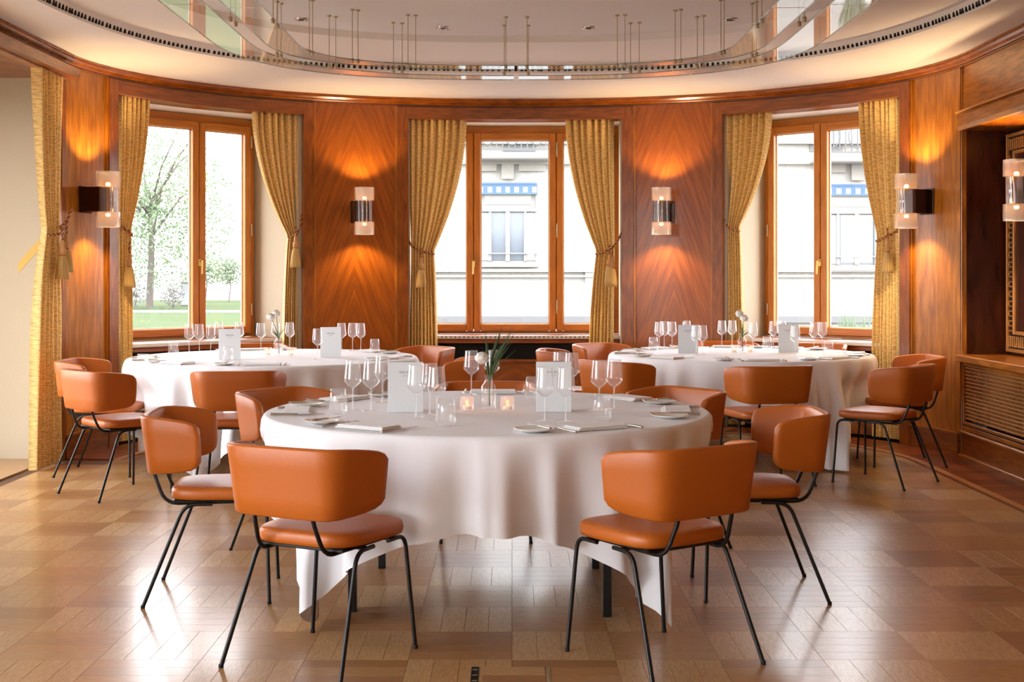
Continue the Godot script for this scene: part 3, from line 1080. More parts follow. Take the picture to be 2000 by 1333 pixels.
# edges: [[phiA, phiB] at top, tie, bottom]
func build_curtain(edges: Array, off: float, y_top: float, y_tie: float, y_bot: float, label: String, folds: int, sd: int) -> void:
	var q := W((edges[2][0] + edges[2][1]) / 2.0, off, 0.0)
	var c := thing("curtain", label, "curtain", q, 0.0, "gold damask curtains")
	rng.seed = sd
	var ph := []
	for k in folds + 2: ph.append(rng.randf_range(-0.5, 0.5))
	var rows := []
	var nr := 60
	var nc := folds * 12 + 1
	var tie := (y_top - y_tie) / (y_top - y_bot)
	for r in nr + 1:
		var t := float(r) / nr
		var y := lerpf(y_top, y_bot, t)
		var a: float
		var b: float
		var amp: float
		if t < tie:
			var k := t / tie
			var k2 := pow(k, 1.9)
			a = lerpf(edges[0][0], edges[1][0], k2)
			b = lerpf(edges[0][1], edges[1][1], k2)
			amp = lerpf(0.042, 0.026, k)
		else:
			var k := (t - tie) / (1.0 - tie)
			var k2 := 1.0 - pow(1.0 - k, 3.0)
			a = lerpf(edges[1][0], edges[2][0], k2)
			b = lerpf(edges[1][1], edges[2][1], k2)
			amp = lerpf(0.026, 0.036, smooth(minf(1.0, k * 2.0)))
		var row := PackedVector3Array()
		for i in nc:
			var u := float(i) / (nc - 1)
			var j := int(u * folds)
			var wob: float = lerpf(ph[j], ph[j + 1], u * folds - j)
			var s := 2.0 * pow(absf(sin(PI * u * folds + wob)), 0.8) - 1.0
			var o := off + amp * s * (1.0 + 0.4 * wob) + 0.006 * sin(t * 9.0 + u * 17.0)
			# a little sideways swing so the pleats overlap
			var uu := u + 0.35 / folds * cos(TAU * u * folds) * 0.28
			row.append(W(lerpf(a, b, uu), o, y) - q)
		rows.append(row)
	var st := begin()
	grid(st, rows, false, 1.0, 1.0)
	obj("drape", st, M.curtain, c)

func strand_rope(path: Array, r: float, parent: Node, turns := 26.0) -> void:
	# two strands twisted round the path
	var cv := Curve3D.new()
	for p in path: cv.add_point(p)
	var len := cv.get_baked_length()
	var n := int(len / 0.006) + 4
	for s in 2:
		var pts := []
		for k in n:
			var d := len * k / (n - 1.0)
			var p := cv.sample_baked(d)
			var t := (cv.sample_baked(minf(len, d + 0.004)) - cv.sample_baked(maxf(0.0, d - 0.004))).normalized()
			var up := (Vector3.UP if absf(t.y) < 0.95 else Vector3.RIGHT)
			up = (up - t * up.dot(t)).normalized()
			var sd := t.cross(up)
			var a := d * turns * TAU / 1.0 + s * PI
			pts.append(p + (up * cos(a) + sd * sin(a)) * r * 0.55)
		var st := begin()
		tube(st, pts, r * 0.62, 6)
		obj("rope_strand", st, M.rope_red if s == 0 else M.rope_gold, parent)

func add_tassel(parent: Node3D, at: Vector3, size := 1.0) -> void:
	var st := begin()
	lathe(st, [[0.0, 0.02], [0.010, 0.015], [0.016, -0.005], [0.013, -0.025], [0.022, -0.040], [0.026, -0.060], [0.020, -0.085], [0.014, -0.092]], 14)
	var head := obj("tassel_head", st, M.rope_gold, parent)
	head.position = at
	head.scale = Vector3.ONE * size
	st = begin()
	lathe(st, [[0.015, -0.090], [0.028, -0.110], [0.036, -0.16], [0.042, -0.22], [0.046, -0.262], [0.0, -0.258]], 48, Vector3.ZERO, 0.10, 16)
	var fr := obj("tassel_fringe", st, M.tassel, parent)
	fr.position = at
	fr.scale = Vector3.ONE * size
	st = begin()
	lathe(st, [[0.016, -0.086], [0.019, -0.090], [0.016, -0.096]], 12)
	var b := obj("tassel_band", st, M.rope_red, parent)
	b.position = at
	b.scale = Vector3.ONE * size

func build_tieback(phi_a: float, phi_b: float, phi_hook: float, off: float, y: float, tassels: Array, label: String) -> void:
	var mid := W((phi_a + phi_b) / 2.0, off, y)
	var t := thing("curtain_tieback", label, "tieback", mid, 0.0, "twisted cord tiebacks with tassels")
	# loop round the gathered drape, drooping away from the hook, then up to the hook
	var near := phi_a if absf(phi_a - phi_hook) < absf(phi_b - phi_hook) else phi_b
	var far := phi_b if near == phi_a else phi_a
	var front := []
	for k in 9:
		var u := k / 8.0
		front.append(W(lerpf(far, near, u), off + 0.055 * sin(PI * clampf(u, 0.03, 0.97)) , y - 0.03 + 0.075 * u * u) - mid)
	front.append(W(lerpf(near, phi_hook, 0.5), off + 0.035, y + 0.09) - mid)
	front.append(W(phi_hook, off + 0.045, y + 0.17) - mid)
	strand_rope(front, 0.0095, t)
	var back := []
	for k in 7:
		var u := k / 6.0
		back.append(W(lerpf(far, near, u), off - 0.05 * sin(PI * clampf(u, 0.03, 0.97)), y - 0.03 + 0.07 * u) - mid)
	strand_rope(back, 0.0095, t)
	for e in tassels:
		var at := W(lerpf(far, near, e[0]), off + 0.075, y - 0.03 + e[1]) - mid
		strand_rope([at + Vector3(0, 0.10, -0.01), at + Vector3(0, 0.05, 0.0), at + Vector3(0, 0.015, 0)], 0.008, t)
		add_tassel(t, at, 1.0)

# ------------------------------------------------------------------ chairs
var chair0: Node3D = null

func make_chair(label: String) -> Node3D:
	var t := thing("dining_chair", label, "chair")
	# seat pad, front is -z
	var outline := []
	for k in 56:
		var a := TAU * k / 56.0
		var c := cos(a)
		var s := sin(a)
		var x := signf(c) * pow(absf(c), 0.42)
		var z := signf(s) * pow(absf(s), 0.50)
		var half := 0.225 - 0.022 * (z * 0.5 + 0.5)
		outline.append(Vector2(x * half, z * 0.208 - 0.046))
	var rings := [[0.90, 0.423], [0.985, 0.426], [1.0, 0.440], [1.0, 0.452], [0.985, 0.464], [0.95, 0.471], [0.80, 0.475], [0.45, 0.477], [0.0, 0.478]]
	var rows := []
	for r in rings:
		var row := PackedVector3Array()
		for p in outline: row.append(Vector3(p.x * r[0], r[1], -0.046 + (p.y + 0.046) * r[0]))
		rows.append(row)
	var st := begin()
	grid(st, rows, true)
	obj("seat", st, M.leather, t)
	bbox("seat_board", Vector3(0, 0.417, -0.03), Vector3(0.36, 0.014, 0.34), M.black_steel, t, 0.004)
	# backrest: a padded band bent round the sitter
	var plan := [[0.0, 0.234, 0.774, 0.530], [0.09, 0.233, 0.774, 0.530], [0.155, 0.229, 0.774, 0.530], [0.180, 0.222, 0.773, 0.531], [0.195, 0.208, 0.772, 0.532], [0.205, 0.186, 0.770, 0.534], [0.219, 0.140, 0.765, 0.538], [0.232, 0.096, 0.759, 0.544], [0.243, 0.058, 0.752, 0.552], [0.249, 0.036, 0.744, 0.563], [0.253, 0.022, 0.728, 0.582], [0.255, 0.015, 0.700, 0.612]]
	var full := []
	for k in range(plan.size() - 1, 0, -1): full.append([-plan[k][0], plan[k][1], plan[k][2], plan[k][3]])
	for p in plan: full.append(p)
	var brows := []
	var n := full.size()
	for k in n:
		var p: Array = full[k]
		var pa: Array = full[maxi(k - 1, 0)]
		var pb: Array = full[mini(k + 1, n - 1)]
		var tan := Vector2(pb[0] - pa[0], pb[1] - pa[1]).normalized()
		var out := Vector2(tan.y, -tan.x) * -1.0
		if out.dot(Vector2(p[0], p[1] + 0.05)) < 0.0: out = -out
		var th := 0.017 if k > 0 and k < n - 1 else 0.007
		var hi: float = p[2]
		var lo: float = p[3]
		var row := PackedVector3Array()
		# loop: outer face up, over the top, inner face down
		var prof := [[th, 0.03], [th, 0.30], [th, 0.70], [th, 0.955], [th * 0.75, 0.985], [0.0, 1.0], [-th * 0.75, 0.985], [-th, 0.955], [-th * 1.25, 0.6], [-th, 0.05], [-th * 0.7, 0.012], [0.0, 0.0], [th * 0.7, 0.010]]
		for e in prof:
			var y := lerpf(lo, hi, e[1])
			var lean: float = (y - 0.53) * 0.13
			row.append(Vector3(p[0] + out.x * (e[0] + lean), y, p[1] + out.y * (e[0] + lean)))
		brows.append(row)
	st = begin()
	grid(st, brows, true)
	st.set_smooth_group(-1)
	face_out(st, Array(brows[0]), Vector3(0, 0.65, 0.1))
	face_out(st, Array(brows[n - 1]), Vector3(0, 0.65, 0.1))
	obj("backrest", st, M.leather, t)
	# steel tube frame
	var r := 0.0078
	for s in [-1, 1]:
		st = begin()
		tube(st, fillet([Vector3(s * 0.226, 0.0, -0.252), Vector3(s * 0.190, 0.408, -0.236), Vector3(s * 0.192, 0.408, -0.12)], 0.045), r, 8)
		var fl := obj("leg", st, M.black_steel, t)
		st = begin()
		lathe(st, [[0.0, 0.0], [0.0088, 0.0], [0.0088, 0.012], [0.0, 0.012]], 10, Vector3(s * 0.2255, 0, -0.2518))
		obj("foot_cap", st, M.rubber, fl)
		st = begin()
		tube(st, fillet([Vector3(s * 0.246, 0.0, 0.252), Vector3(s * 0.204, 0.408, 0.092), Vector3(s * 0.198, 0.408, -0.02)], 0.05), r, 8)
		var rl := obj("leg", st, M.black_steel, t)
		st = begin()
		lathe(st, [[0.0, 0.0], [0.0088, 0.0], [0.0088, 0.012], [0.0, 0.012]], 10, Vector3(s * 0.2455, 0, 0.2500))
		obj("foot_cap", st, M.rubber, rl)
		st = begin()
		tube(st, fillet([Vector3(s * 0.150, 0.410, -0.20), Vector3(s * 0.135, 0.402, 0.180), Vector3(s * 0.120, 0.53, 0.228), Vector3(s * 0.120, 0.60, 0.236)], 0.055), r, 8)
		obj("back_support", st, M.black_steel, t)
	for z in [-0.16, 0.02]:
		st = begin()
		tube(st, [Vector3(-0.195, 0.408, z), Vector3(0.195, 0.408, z)], r, 8)
		obj("cross_bar", st, M.black_steel, t)
	return t

# rear = middle of the rear feet, facing as direction (x, depth)
func place_chair(rear: Vector2, facing: Vector2, label: String, group: String) -> void:
	facing = facing.normalized()
	var c := rear + facing * 0.252
	# local -z is forward: world forward = (fx, -fd)
	var turn := atan2(-facing.x, facing.y)
	if chair0 == null:
		chair0 = make_chair(label)
		chair0.position = P(c.x, 0, c.y)
		chair0.rotation.y = turn
		chair0.set_meta("group", group)
	else:
		dup(chair0, label, P(c.x, 0, c.y), turn, group)

# ------------------------------------------------------------------ tables
func build_table(at: Vector2, r: float, label: String, cloth_label: String, rot: float, half: Vector2, sd: int, leg_spots: Array) -> void:
	var t := thing("round_table", label, "table", P(at.x, 0, at.y), 0.0, "round banquet tables")
	var st := begin()
	lathe(st, [[0.0, 0.715], [r - 0.03, 0.715], [r - 0.02, 0.722], [r - 0.02, 0.742], [r - 0.03, 0.745], [0.0, 0.745]], 64)
	obj("tabletop", st, M.side_veneer, t)
	for l in leg_spots:
		bbox("leg", Vector3(l[0], 0.358, -l[1]), Vector3(0.034, 0.716, 0.034), M.black_steel, t, 0.003)
	# cloth
	var c := thing("tablecloth", cloth_label, "tablecloth", P(at.x, 0, at.y), 0.0, "white round-table cloths")
	rng.seed = sd
	var nz := FastNoiseLite.new()
	nz.seed = sd
	nz.frequency = 1.0
	var seg := 288
	var rows := []
	for rr in [0.0, 0.3, 0.6, 0.85, 0.96]:
		var row := PackedVector3Array()
		for k in seg:
			var a := TAU * k / seg
			row.append(Vector3(cos(a) * r * rr, TABLE_H - 0.0015 + 0.0012 * nz.get_noise_2d(cos(a) * rr * 5.0, sin(a) * rr * 5.0), -sin(a) * r * rr))
		rows.append(row)
	var drops := []
	var waves := []
	for k in seg:
		var a := TAU * k / seg
		var ca := atan2(half.y, half.x)
		var al := fposmod(a - rot, PI)
		var b := 0.0   # signed angle from the middle of the nearest side, stretched so that corners lie at 45 degrees
		if al < ca: b = al / ca * PI / 4
		elif al > PI - ca: b = (al - PI) / ca * PI / 4
		else: b = (al - PI / 2) / (PI / 2 - ca) * PI / 4
		var reach := minf(half.x / maxf(absf(cos(al)), 0.01), half.y / maxf(absf(sin(al)), 0.01))
		var dr := reach - r
		dr = dr if dr < 0.66 else 0.66 + (dr - 0.66) * 0.75
		drops.append(minf(dr, 0.742))
		var corner := smooth(clampf((absf(b) - 0.30) / 0.45, 0.0, 1.0))
		# folds: broad soft waves, deeper towards the corners
		var w := 0.55 * sin(a * 11.0 + 2.2 * nz.get_noise_1d(a * 1.5)) + 0.6 * nz.get_noise_2d(cos(a) * 5.5, sin(a) * 5.5) + 0.45 * sin(a * 27.0 + 1.7 * sd + 1.5 * nz.get_noise_1d(a * 3.0 + 40.0))
		waves.append([w, corner, b])
	# where a seat pushes under the table the cloth gives way
	var dents := []
	for ch in CHAIRS:
		var f: Vector2 = (ch[0] as Vector2) + (ch[1] as Vector2).normalized() * 0.515 - at
		if f.length() < r + 0.0: dents.append([f.angle(), r + 0.05 - f.length()])
	for v in [0.0, 0.012, 0.03, 0.06, 0.10, 0.16, 0.24, 0.34, 0.46, 0.58, 0.70, 0.82, 0.92, 1.0]:
		var row := PackedVector3Array()
		for k in seg:
			var a := TAU * k / seg
			var h: float = drops[k] * v
			var rad: float
			var y: float
			# rounded edge, then a near vertical fall
			var bend := 0.03
			if h < bend:
				var q := h / bend * PI / 2
				rad = r - 0.008 + 0.022 * sin(q)
				y = TABLE_H - 0.022 * (1.0 - cos(q)) * 1.2
			else:
				rad = r + 0.014
				y = TABLE_H - 0.0265 - (h - bend)
			var d := clampf((h - 0.01) / 0.30, 0.0, 1.6)
			var w: Array = waves[k]
			rad += d * (0.075 * w[0] + 0.022)
			rad += d * 0.022 * maxf(0.0, 1.0 - absf(wrapf(a + PI / 2, -PI, PI)) / 0.025)
			# the corner hangs as a cone pulled in below the rim
			rad -= w[1] * d * 0.025
			rad += w[1] * d * 0.05 * cos((PI / 4 - absf(w[2])) * 15.0)
			for dn in dents:
				var da: float = absf(wrapf(a - dn[0], -PI, PI))
				if da < 0.42: rad -= dn[1] * smooth(clampf((0.42 - da) / 0.16, 0.0, 1.0)) * smooth(clampf((0.70 - y) / 0.18, 0.0, 1.0))
			# loose cloth at the corner gathers towards its tip
			var cc: float = signf(w[2]) * (PI / 4 - absf(w[2]))
			var a2: float = a + cc * 0.42 * w[1] * smooth(clampf(v, 0.0, 1.0))
			row.append(Vector3(cos(a2) * rad, maxf(y, 0.008), -sin(a2) * rad))
		rows.append(row)
	st = begin()
	grid(st, rows, true)
	obj("drape", st, M.linen, c)

# ------------------------------------------------------------------ tableware
var glass0: Node3D = null
var tumbler0: Node3D = null
var napkin0: Node3D = null
var plate0: Node3D = null
var fork0: Node3D = null
var knife0: Node3D = null
var spreader0: Node3D = null

func ordinal(k: int, n: int) -> String:
	if n == 1: return "only one"
	if k == 0: return "leftmost"
	if k == n - 1: return "rightmost"
	return ["", "second", "third", "fourth", "fifth", "sixth", "seventh", "eighth", "ninth", "tenth", "eleventh", "twelfth", "thirteenth", "fourteenth", "fifteenth", "sixteenth"][k] + " from the left"

func wine_glass(label: String, at: Vector3, group: String) -> void:
	if glass0 != null:
		dup(glass0, label, at, 0.0, group)
		return
	var t := thing("wine_glass", label, "wine glass", at, 0.0, group)
	glass0 = t
	var st := begin()
	lathe(st, [[0.004, 0.098], [0.012, 0.102], [0.026, 0.114], [0.037, 0.127], [0.0385, 0.132], [0.0375, 0.142], [0.034, 0.18], [0.0305, 0.218]], 24)
	lathe(st, [[0.0293, 0.2178], [0.0328, 0.18], [0.0362, 0.142], [0.0372, 0.132], [0.0357, 0.128], [0.025, 0.1155], [0.010, 0.104], [0.0, 0.103]], 24)
	obj("bowl", st, M.drink_glass, t)
	st = begin()
	tube(st, [Vector3(0, 0.006, 0), Vector3(0, 0.02, 0), Vector3(0, 0.09, 0), Vector3(0, 0.100, 0)], [0.006, 0.0036, 0.0033, 0.0055], 8, false)
	obj("stem", st, M.stem_glass, t)
	st = begin()
	lathe(st, [[0.0365, 0.0005], [0.0370, 0.002], [0.030, 0.0035], [0.004, 0.007]], 24)
	obj("foot", st, M.drink_glass, t)
	st = begin()
	lathe(st, [[0.0300, 0.2172], [0.0305, 0.2186], [0.0309, 0.2172]], 24)
	obj("rim", st, M.stem_glass, t)

func tumbler(label: String, at: Vector3, group: String) -> void:
	if tumbler0 != null:
		dup(tumbler0, label, at, 0.0, group)
		return
	var t := thing("water_tumbler", label, "tumbler", at, 0.0, group)
	tumbler0 = t
	var st := begin()
	lathe(st, [[0.0, 0.0008], [0.030, 0.0008], [0.037, 0.012], [0.039, 0.03], [0.036, 0.07], [0.0325, 0.104]], 24)
	lathe(st, [[0.0325, 0.104], [0.0310, 0.104], [0.0345, 0.07], [0.037, 0.032], [0.032, 0.014], [0.0, 0.012]], 24)
	obj("wall", st, M.drink_glass, t)
	st = begin()
	lathe(st, [[0.0308, 0.1036], [0.0318, 0.1050], [0.0328, 0.1036]], 24)
	obj("rim", st, M.stem_glass, t)

func setting(table: Vector2, r: float, dir: Vector2, who: String) -> void:
	# dir points from the table centre to the chair
	dir = dir.normalized()
	var right := Vector2(dir.y, -dir.x) * -1.0   # diner's right hand, seen from above with depth up
	right = Vector2(-dir.y, dir.x)
	var turn := atan2(dir.x, -dir.y)             # local +z towards the diner
	var put := func(side: float, back: float, lift: float) -> Vector3:
		var q := table + dir * (r - back) + right * side
		return P(q.x, TABLE_H + lift, q.y)
	var at: Vector3 = put.call(0.0, 0.14, 0.0)
	var lab := "folded white linen napkin at " + who
	if napkin0 == null:
		napkin0 = thing("napkin", lab, "napkin", at, turn, "white napkins")
		for k in 3:
			var st := begin(true)
			box(st, Vector3(0.002 * k, 0.003 + k * 0.0048, 0.003 * k), Vector3(0.235 - 0.006 * k, 0.0046, 0.125 - 0.008 * k), 0.002)
			obj("fold", st, M.napkin_linen, napkin0)
	else: dup(napkin0, lab, at, turn, "white napkins")
	at = put.call(-0.255, 0.17, 0.0)
	lab = "small white side plate at " + who
	if plate0 == null:
		plate0 = thing("side_plate", lab, "plate", at, 0.0, "white side plates")
		var st := begin()
		lathe(st, [[0.0, 0.001], [0.045, 0.001], [0.052, 0.004], [0.076, 0.012], [0.0775, 0.0135], [0.076, 0.0145]], 32)
		obj("underside", st, M.porcelain, plate0)
		st = begin()
		lathe(st, [[0.076, 0.0145], [0.054, 0.0085], [0.048, 0.0055], [0.0, 0.0055]], 32)
		obj("well", st, M.porcelain, plate0)
	else: dup(plate0, lab, at, 0.0, "white side plates")
	at = put.call(-0.235, 0.17, 0.0148)
	lab = "silver butter knife on the plate at " + who
	if spreader0 == null:
		spreader0 = thing("butter_knife", lab, "knife", at, turn, "butter knives on the side plates")
		blade_knife(spreader0, 0.165, 0.011)
	else: dup(spreader0, lab, at, turn, "butter knives on the side plates")
	at = put.call(-0.148, 0.145, 0.001)
	lab = "silver fork left of the napkin at " + who
	if fork0 == null:
		fork0 = thing("fork", lab, "fork", at, turn, "silver forks")
		var st := begin()
		tube(st, [Vector3(0, 0.004, 0.10), Vector3(0, 0.004, 0.08), Vector3(0, 0.005, 0.02), Vector3(0, 0.008, -0.03)], [0.0055, 0.0050, 0.0026, 0.0030], 8)
		obj("handle", st, M.silver, fork0)
		st = begin(true)
		box(st, Vector3(0, 0.008, -0.045), Vector3(0.022, 0.003, 0.032), 0.001)
		obj("root", st, M.silver, fork0)
		for k in 4:
			st = begin()
			tube(st, [Vector3(-0.0095 + k * 0.0063, 0.008, -0.058), Vector3(-0.0095 + k * 0.0063, 0.0045, -0.085), Vector3(-0.0095 + k * 0.0063, 0.007, -0.108)], [0.0018, 0.0016, 0.0008], 6)
			obj("tine", st, M.silver, fork0)
	else: dup(fork0, lab, at, turn, "silver forks")
	at = put.call(0.148, 0.145, 0.001)
	lab = "silver table knife beside the napkin at " + who
	if knife0 == null:
		knife0 = thing("table_knife", lab, "knife", at, turn, "silver table knives")
		blade_knife(knife0, 0.225, 0.014)
	else: dup(knife0, lab, at, turn, "silver table knives")

func blade_knife(t: Node3D, l: float, w: float) -> void:
	var st := begin()
	tube(st, [Vector3(0, 0.005, l * 0.5), Vector3(0, 0.005, l * 0.42), Vector3(0, 0.005, 0.0)], [w * 0.42, w * 0.46, w * 0.30], 8)
	obj("handle", st, M.silver, t)
	st = begin(true)
	var xf := Transform3D(Basis(Vector3(1, 0, 0), Vector3(0, 0, 1), Vector3(0, 1, 0)), Vector3.ZERO)
	prism(st, [[-w * 0.35, 0.0], [-w * 0.45, -l * 0.30], [-w * 0.2, -l * 0.47], [w * 0.2, -l * 0.5], [w * 0.5, -l * 0.42], [w * 0.45, 0.0]], 0.0035, 0.0060, xf)
	obj("blade", st, M.silver, t)

func menu_card(at: Vector3, turn: float, label: String) -> void:
	var t := thing("menu_card", label, "menu", at, turn, "standing white menu cards")
	var w := 0.150
	var h := 0.216
	var st := begin(true)
	box(st, Vector3(0, h / 2, 0), Vector3(w, h, 0.0016), 0.0004)
	obj("front_leaf", st, M.card, t)
	st = begin(true)
	box(st, Vector3(-w / 2 + 0.056, h / 2, -0.051), Vector3(0.152, h, 0.0016), 0.0004, Basis(Vector3.UP, 0.72))
	obj("back_leaf", st, M.card, t)
	var lines := [["SIM BUN", 0.0098, 0.172], ["M E N U", 0.0048, 0.157]]
	for l in lines:
		var tm := TextMesh.new()
		var f := SystemFont.new()
		f.font_names = PackedStringArray(["Droid Serif"])
		tm.font = f
		tm.text = l[0]
		tm.font_size = 32
		tm.pixel_size = l[1] / 32.0 * 1.35
		tm.depth = 0.0003
		var o := inst("lettering", tm, M.ink, t)
		o.position = Vector3(0, l[2], 0.0010)

func vase(at: Vector3, label: String, kind: int) -> void:
	var t := thing("flower_vase", label, "vase", at, 0.0, "glass bottle vases with white flowers")
	var st := begin()
	lathe(st, [[0.0, 0.001], [0.031, 0.001], [0.034, 0.006], [0.034, 0.085], [0.030, 0.102], [0.017, 0.120], [0.0165, 0.145], [0.020, 0.150]], 24)
	obj("bottle", st, M.drink_glass, t)
	st = begin()
	lathe(st, [[0.0, 0.004], [0.031, 0.004], [0.031, 0.060], [0.0, 0.060]], 20)
	obj("water", st, M.drink_glass, t)
	# stems and flower heads
	rng.seed = 100 + kind
	var heads: Array = [[Vector3(-0.028, 0.225, 0.012)], [Vector3(-0.055, 0.285, 0.01), Vector3(-0.02, 0.31, -0.01)], [Vector3(-0.02, 0.30, 0.0), Vector3(0.012, 0.265, 0.02)]][kind]
	for h in heads:
		st = begin()
		tube(st, [Vector3(0.006, 0.012, 0), Vector3(0.004, 0.08, 0), Vector3(0.0, 0.15, 0), (h as Vector3) * Vector3(0.7, 0.9, 0.7), h], 0.0022, 6)
		obj("flower_stem", st, M.stem, t)
		st = begin()
		# carnation head: a ruffled ball
		var fz := FastNoiseLite.new()
		fz.seed = 8
		fz.frequency = 1.0
		var frows := []
		for r in 15:
			var th := PI * (r + 0.02) / 14.04
			var row := PackedVector3Array()
			for q in 30:
				var az := TAU * q / 30.0
				var d := Vector3(sin(th) * cos(az), cos(th), sin(th) * sin(az))
				var rr := 0.027 * (1.0 + 0.30 * fz.get_noise_3dv(d * 5.0) + 0.10 * sin(az * 11.0 + r * 2.0))
				row.append((h as Vector3) + d * rr * Vector3(1.1, 0.92, 1.1))
			frows.append(row)
		grid(st, frows, true)
		obj("flower_head", st, M.petal, t)
	# feathery green
	for k in (26 if kind == 0 else 12):
		st = begin()
		var lean: Vector3
		if kind == 0: lean = Vector3(rng.randf_range(-0.02, 0.13), rng.randf_range(0.20, 0.37), rng.randf_range(-0.05, 0.05))
		else: lean = Vector3(rng.randf_range(-0.05, 0.06), rng.randf_range(0.15, 0.24), rng.randf_range(-0.04, 0.04))
		if kind == 0 and k % 3 != 0: lean = Vector3(rng.randf_range(0.035, 0.12), rng.randf_range(0.24, 0.37), rng.randf_range(-0.03, 0.03))
		tube(st, [Vector3(0.004, 0.02, 0), Vector3(0.004, 0.12, 0), Vector3(lean.x * 0.35, 0.12 + (lean.y - 0.12) * 0.5, lean.z * 0.4), lean], [0.0022, 0.0022, 0.0028, 0.0007], 5)
		obj("leaf_blade", st, M.leaf, t)

func tealight(at: Vector3, label: String) -> void:
	var t := thing("tealight", label, "candle", at, 0.0, "tealights in small glass cups")
	var st := begin()
	lathe(st, [[0.0, 0.0008], [0.024, 0.001], [0.030, 0.010], [0.031, 0.03], [0.029, 0.062]], 24)
	obj("glass_cup", st, M.candle_glass, t)
	st = begin()
	lathe(st, [[0.0, 0.006], [0.019, 0.006], [0.019, 0.020], [0.0, 0.020]], 18)
	obj("wax", st, M.wax, t)
	st = begin()
	lathe(st, [[0.0, 0.022], [0.0035, 0.027], [0.0045, 0.032], [0.0025, 0.040], [0.0, 0.046]], 10)
	obj("flame", st, M.flame, t)
	var l := OmniLight3D.new()
	l.name = "glow"
	t.add_child(l, true)
	l.position = Vector3(0, 0.034, 0)
	l.light_color = Color(1.0, 0.62, 0.32)
	l.light_energy = 0.0012
	l.omni_range = 8.0
	l.omni_attenuation = 2.0
	l.light_size = 0.006
	l.shadow_enabled = true

# ------------------------------------------------------------------ outside
func far_window(b: Node3D, x: float, y0: float, y1: float, w: float, curtains: bool) -> void:
	var win := Node3D.new()
	win.name = "window"
	b.add_child(win, true)
	var h := y1 - y0
	var c := Vector3(x, (y0 + y1) / 2, 0)
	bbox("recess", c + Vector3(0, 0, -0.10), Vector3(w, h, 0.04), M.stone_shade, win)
	bbox("pane", c + Vector3(0, -h * 0.16, -0.06), Vector3(w * 0.56, h * 0.62, 0.02), M.window_dark, win)
	bbox("pane", c + Vector3(0, h * 0.36, -0.06), Vector3(w * 0.80, h * 0.20, 0.02), M.blind, win)
	for s in [-1, 1]:
		bbox("side_light", c + Vector3(s * w * 0.40, -h * 0.16, -0.05), Vector3(w * 0.15, h * 0.62, 0.02), M.blind, win)
		bbox("stile", c + Vector3(s * w * 0.49, 0, -0.02), Vector3(w * 0.035, h, 0.06), M.sash_grey, win)
		bbox("stile", c + Vector3(s * w * 0.30, -h * 0.15, -0.02), Vector3(w * 0.05, h * 0.66, 0.06), M.sash_grey, win)
	bbox("transom", c + Vector3(0, h * 0.19, -0.01), Vector3(w, h * 0.05, 0.07), M.sash_grey, win)
	bbox("mullion", c + Vector3(0, -h * 0.15, -0.02), Vector3(w * 0.07, h * 0.66, 0.05), M.blind, win)
	if curtains:
		bbox("net_curtain", c + Vector3(0, -h * 0.15, -0.045), Vector3(w * 0.5, h * 0.6, 0.01), M.blind, win)
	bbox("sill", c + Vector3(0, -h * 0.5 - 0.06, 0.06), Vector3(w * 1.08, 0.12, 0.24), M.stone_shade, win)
	bbox("sill_rail", c + Vector3(0, -h * 0.38, 0.05), Vector3(w, 0.035, 0.03), M.sash_grey, win)
	# striped awning valance: single flaps
	bbox("awning_band", Vector3(x, y1 - 0.10, 0.09), Vector3(w, 0.27, 0.02), M.awning_blue, win)
	for k in 7:
		bbox("awning_square", Vector3(x + (k - 3) * w / 6.6, y1 - 0.11, 0.105), Vector3(w / 13.0, 0.15, 0.02), M.awning_white, win)
	bbox("awning_box", Vector3(x, y1 + 0.06, 0.06), Vector3(w, 0.05, 0.12), M.awning_blue, win)
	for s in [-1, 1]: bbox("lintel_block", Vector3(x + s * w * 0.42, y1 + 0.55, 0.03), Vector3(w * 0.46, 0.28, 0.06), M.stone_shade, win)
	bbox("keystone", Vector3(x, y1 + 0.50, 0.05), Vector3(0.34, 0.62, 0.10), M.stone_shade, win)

func balcony(b: Node3D, x: float, y: float, w: float) -> void:
	var n := Node3D.new()
	n.name = "balcony"
	b.add_child(n, true)
	bbox("slab", Vector3(x, y - 0.09, 0.45), Vector3(w + 0.2, 0.18, 0.9), M.stone_shade, n, 0.03)
	for yy in [0.08, 0.95]: bbox("rail", Vector3(x, y + yy, 0.82), Vector3(w, 0.045, 0.04), M.iron, n)
	var m := begin(true)
	box(m, Vector3.ZERO, Vector3(0.03, 0.86, 0.03))
	m.generate_normals()
	var bm := m.commit()
	var count := int(w / 0.16)
	for k in count:
		var o := inst("bar", bm, M.iron, n)
		o.position = Vector3(x - w / 2 + (k + 0.5) * w / count, y + 0.5, 0.82)
	var k3 := int(w / 0.62)
	for k in k3:
		var st := begin()
		var pts := []
		for i in 17:
			var a := TAU * i / 16.0
			pts.append(Vector3(x - w / 2 + (k + 0.5) * w / k3 + cos(a) * 0.22, y + 0.5 + sin(a) * 0.30, 0.84))
		tube(st, pts, 0.016, 5, false)
		obj("scroll", st, M.iron, n)

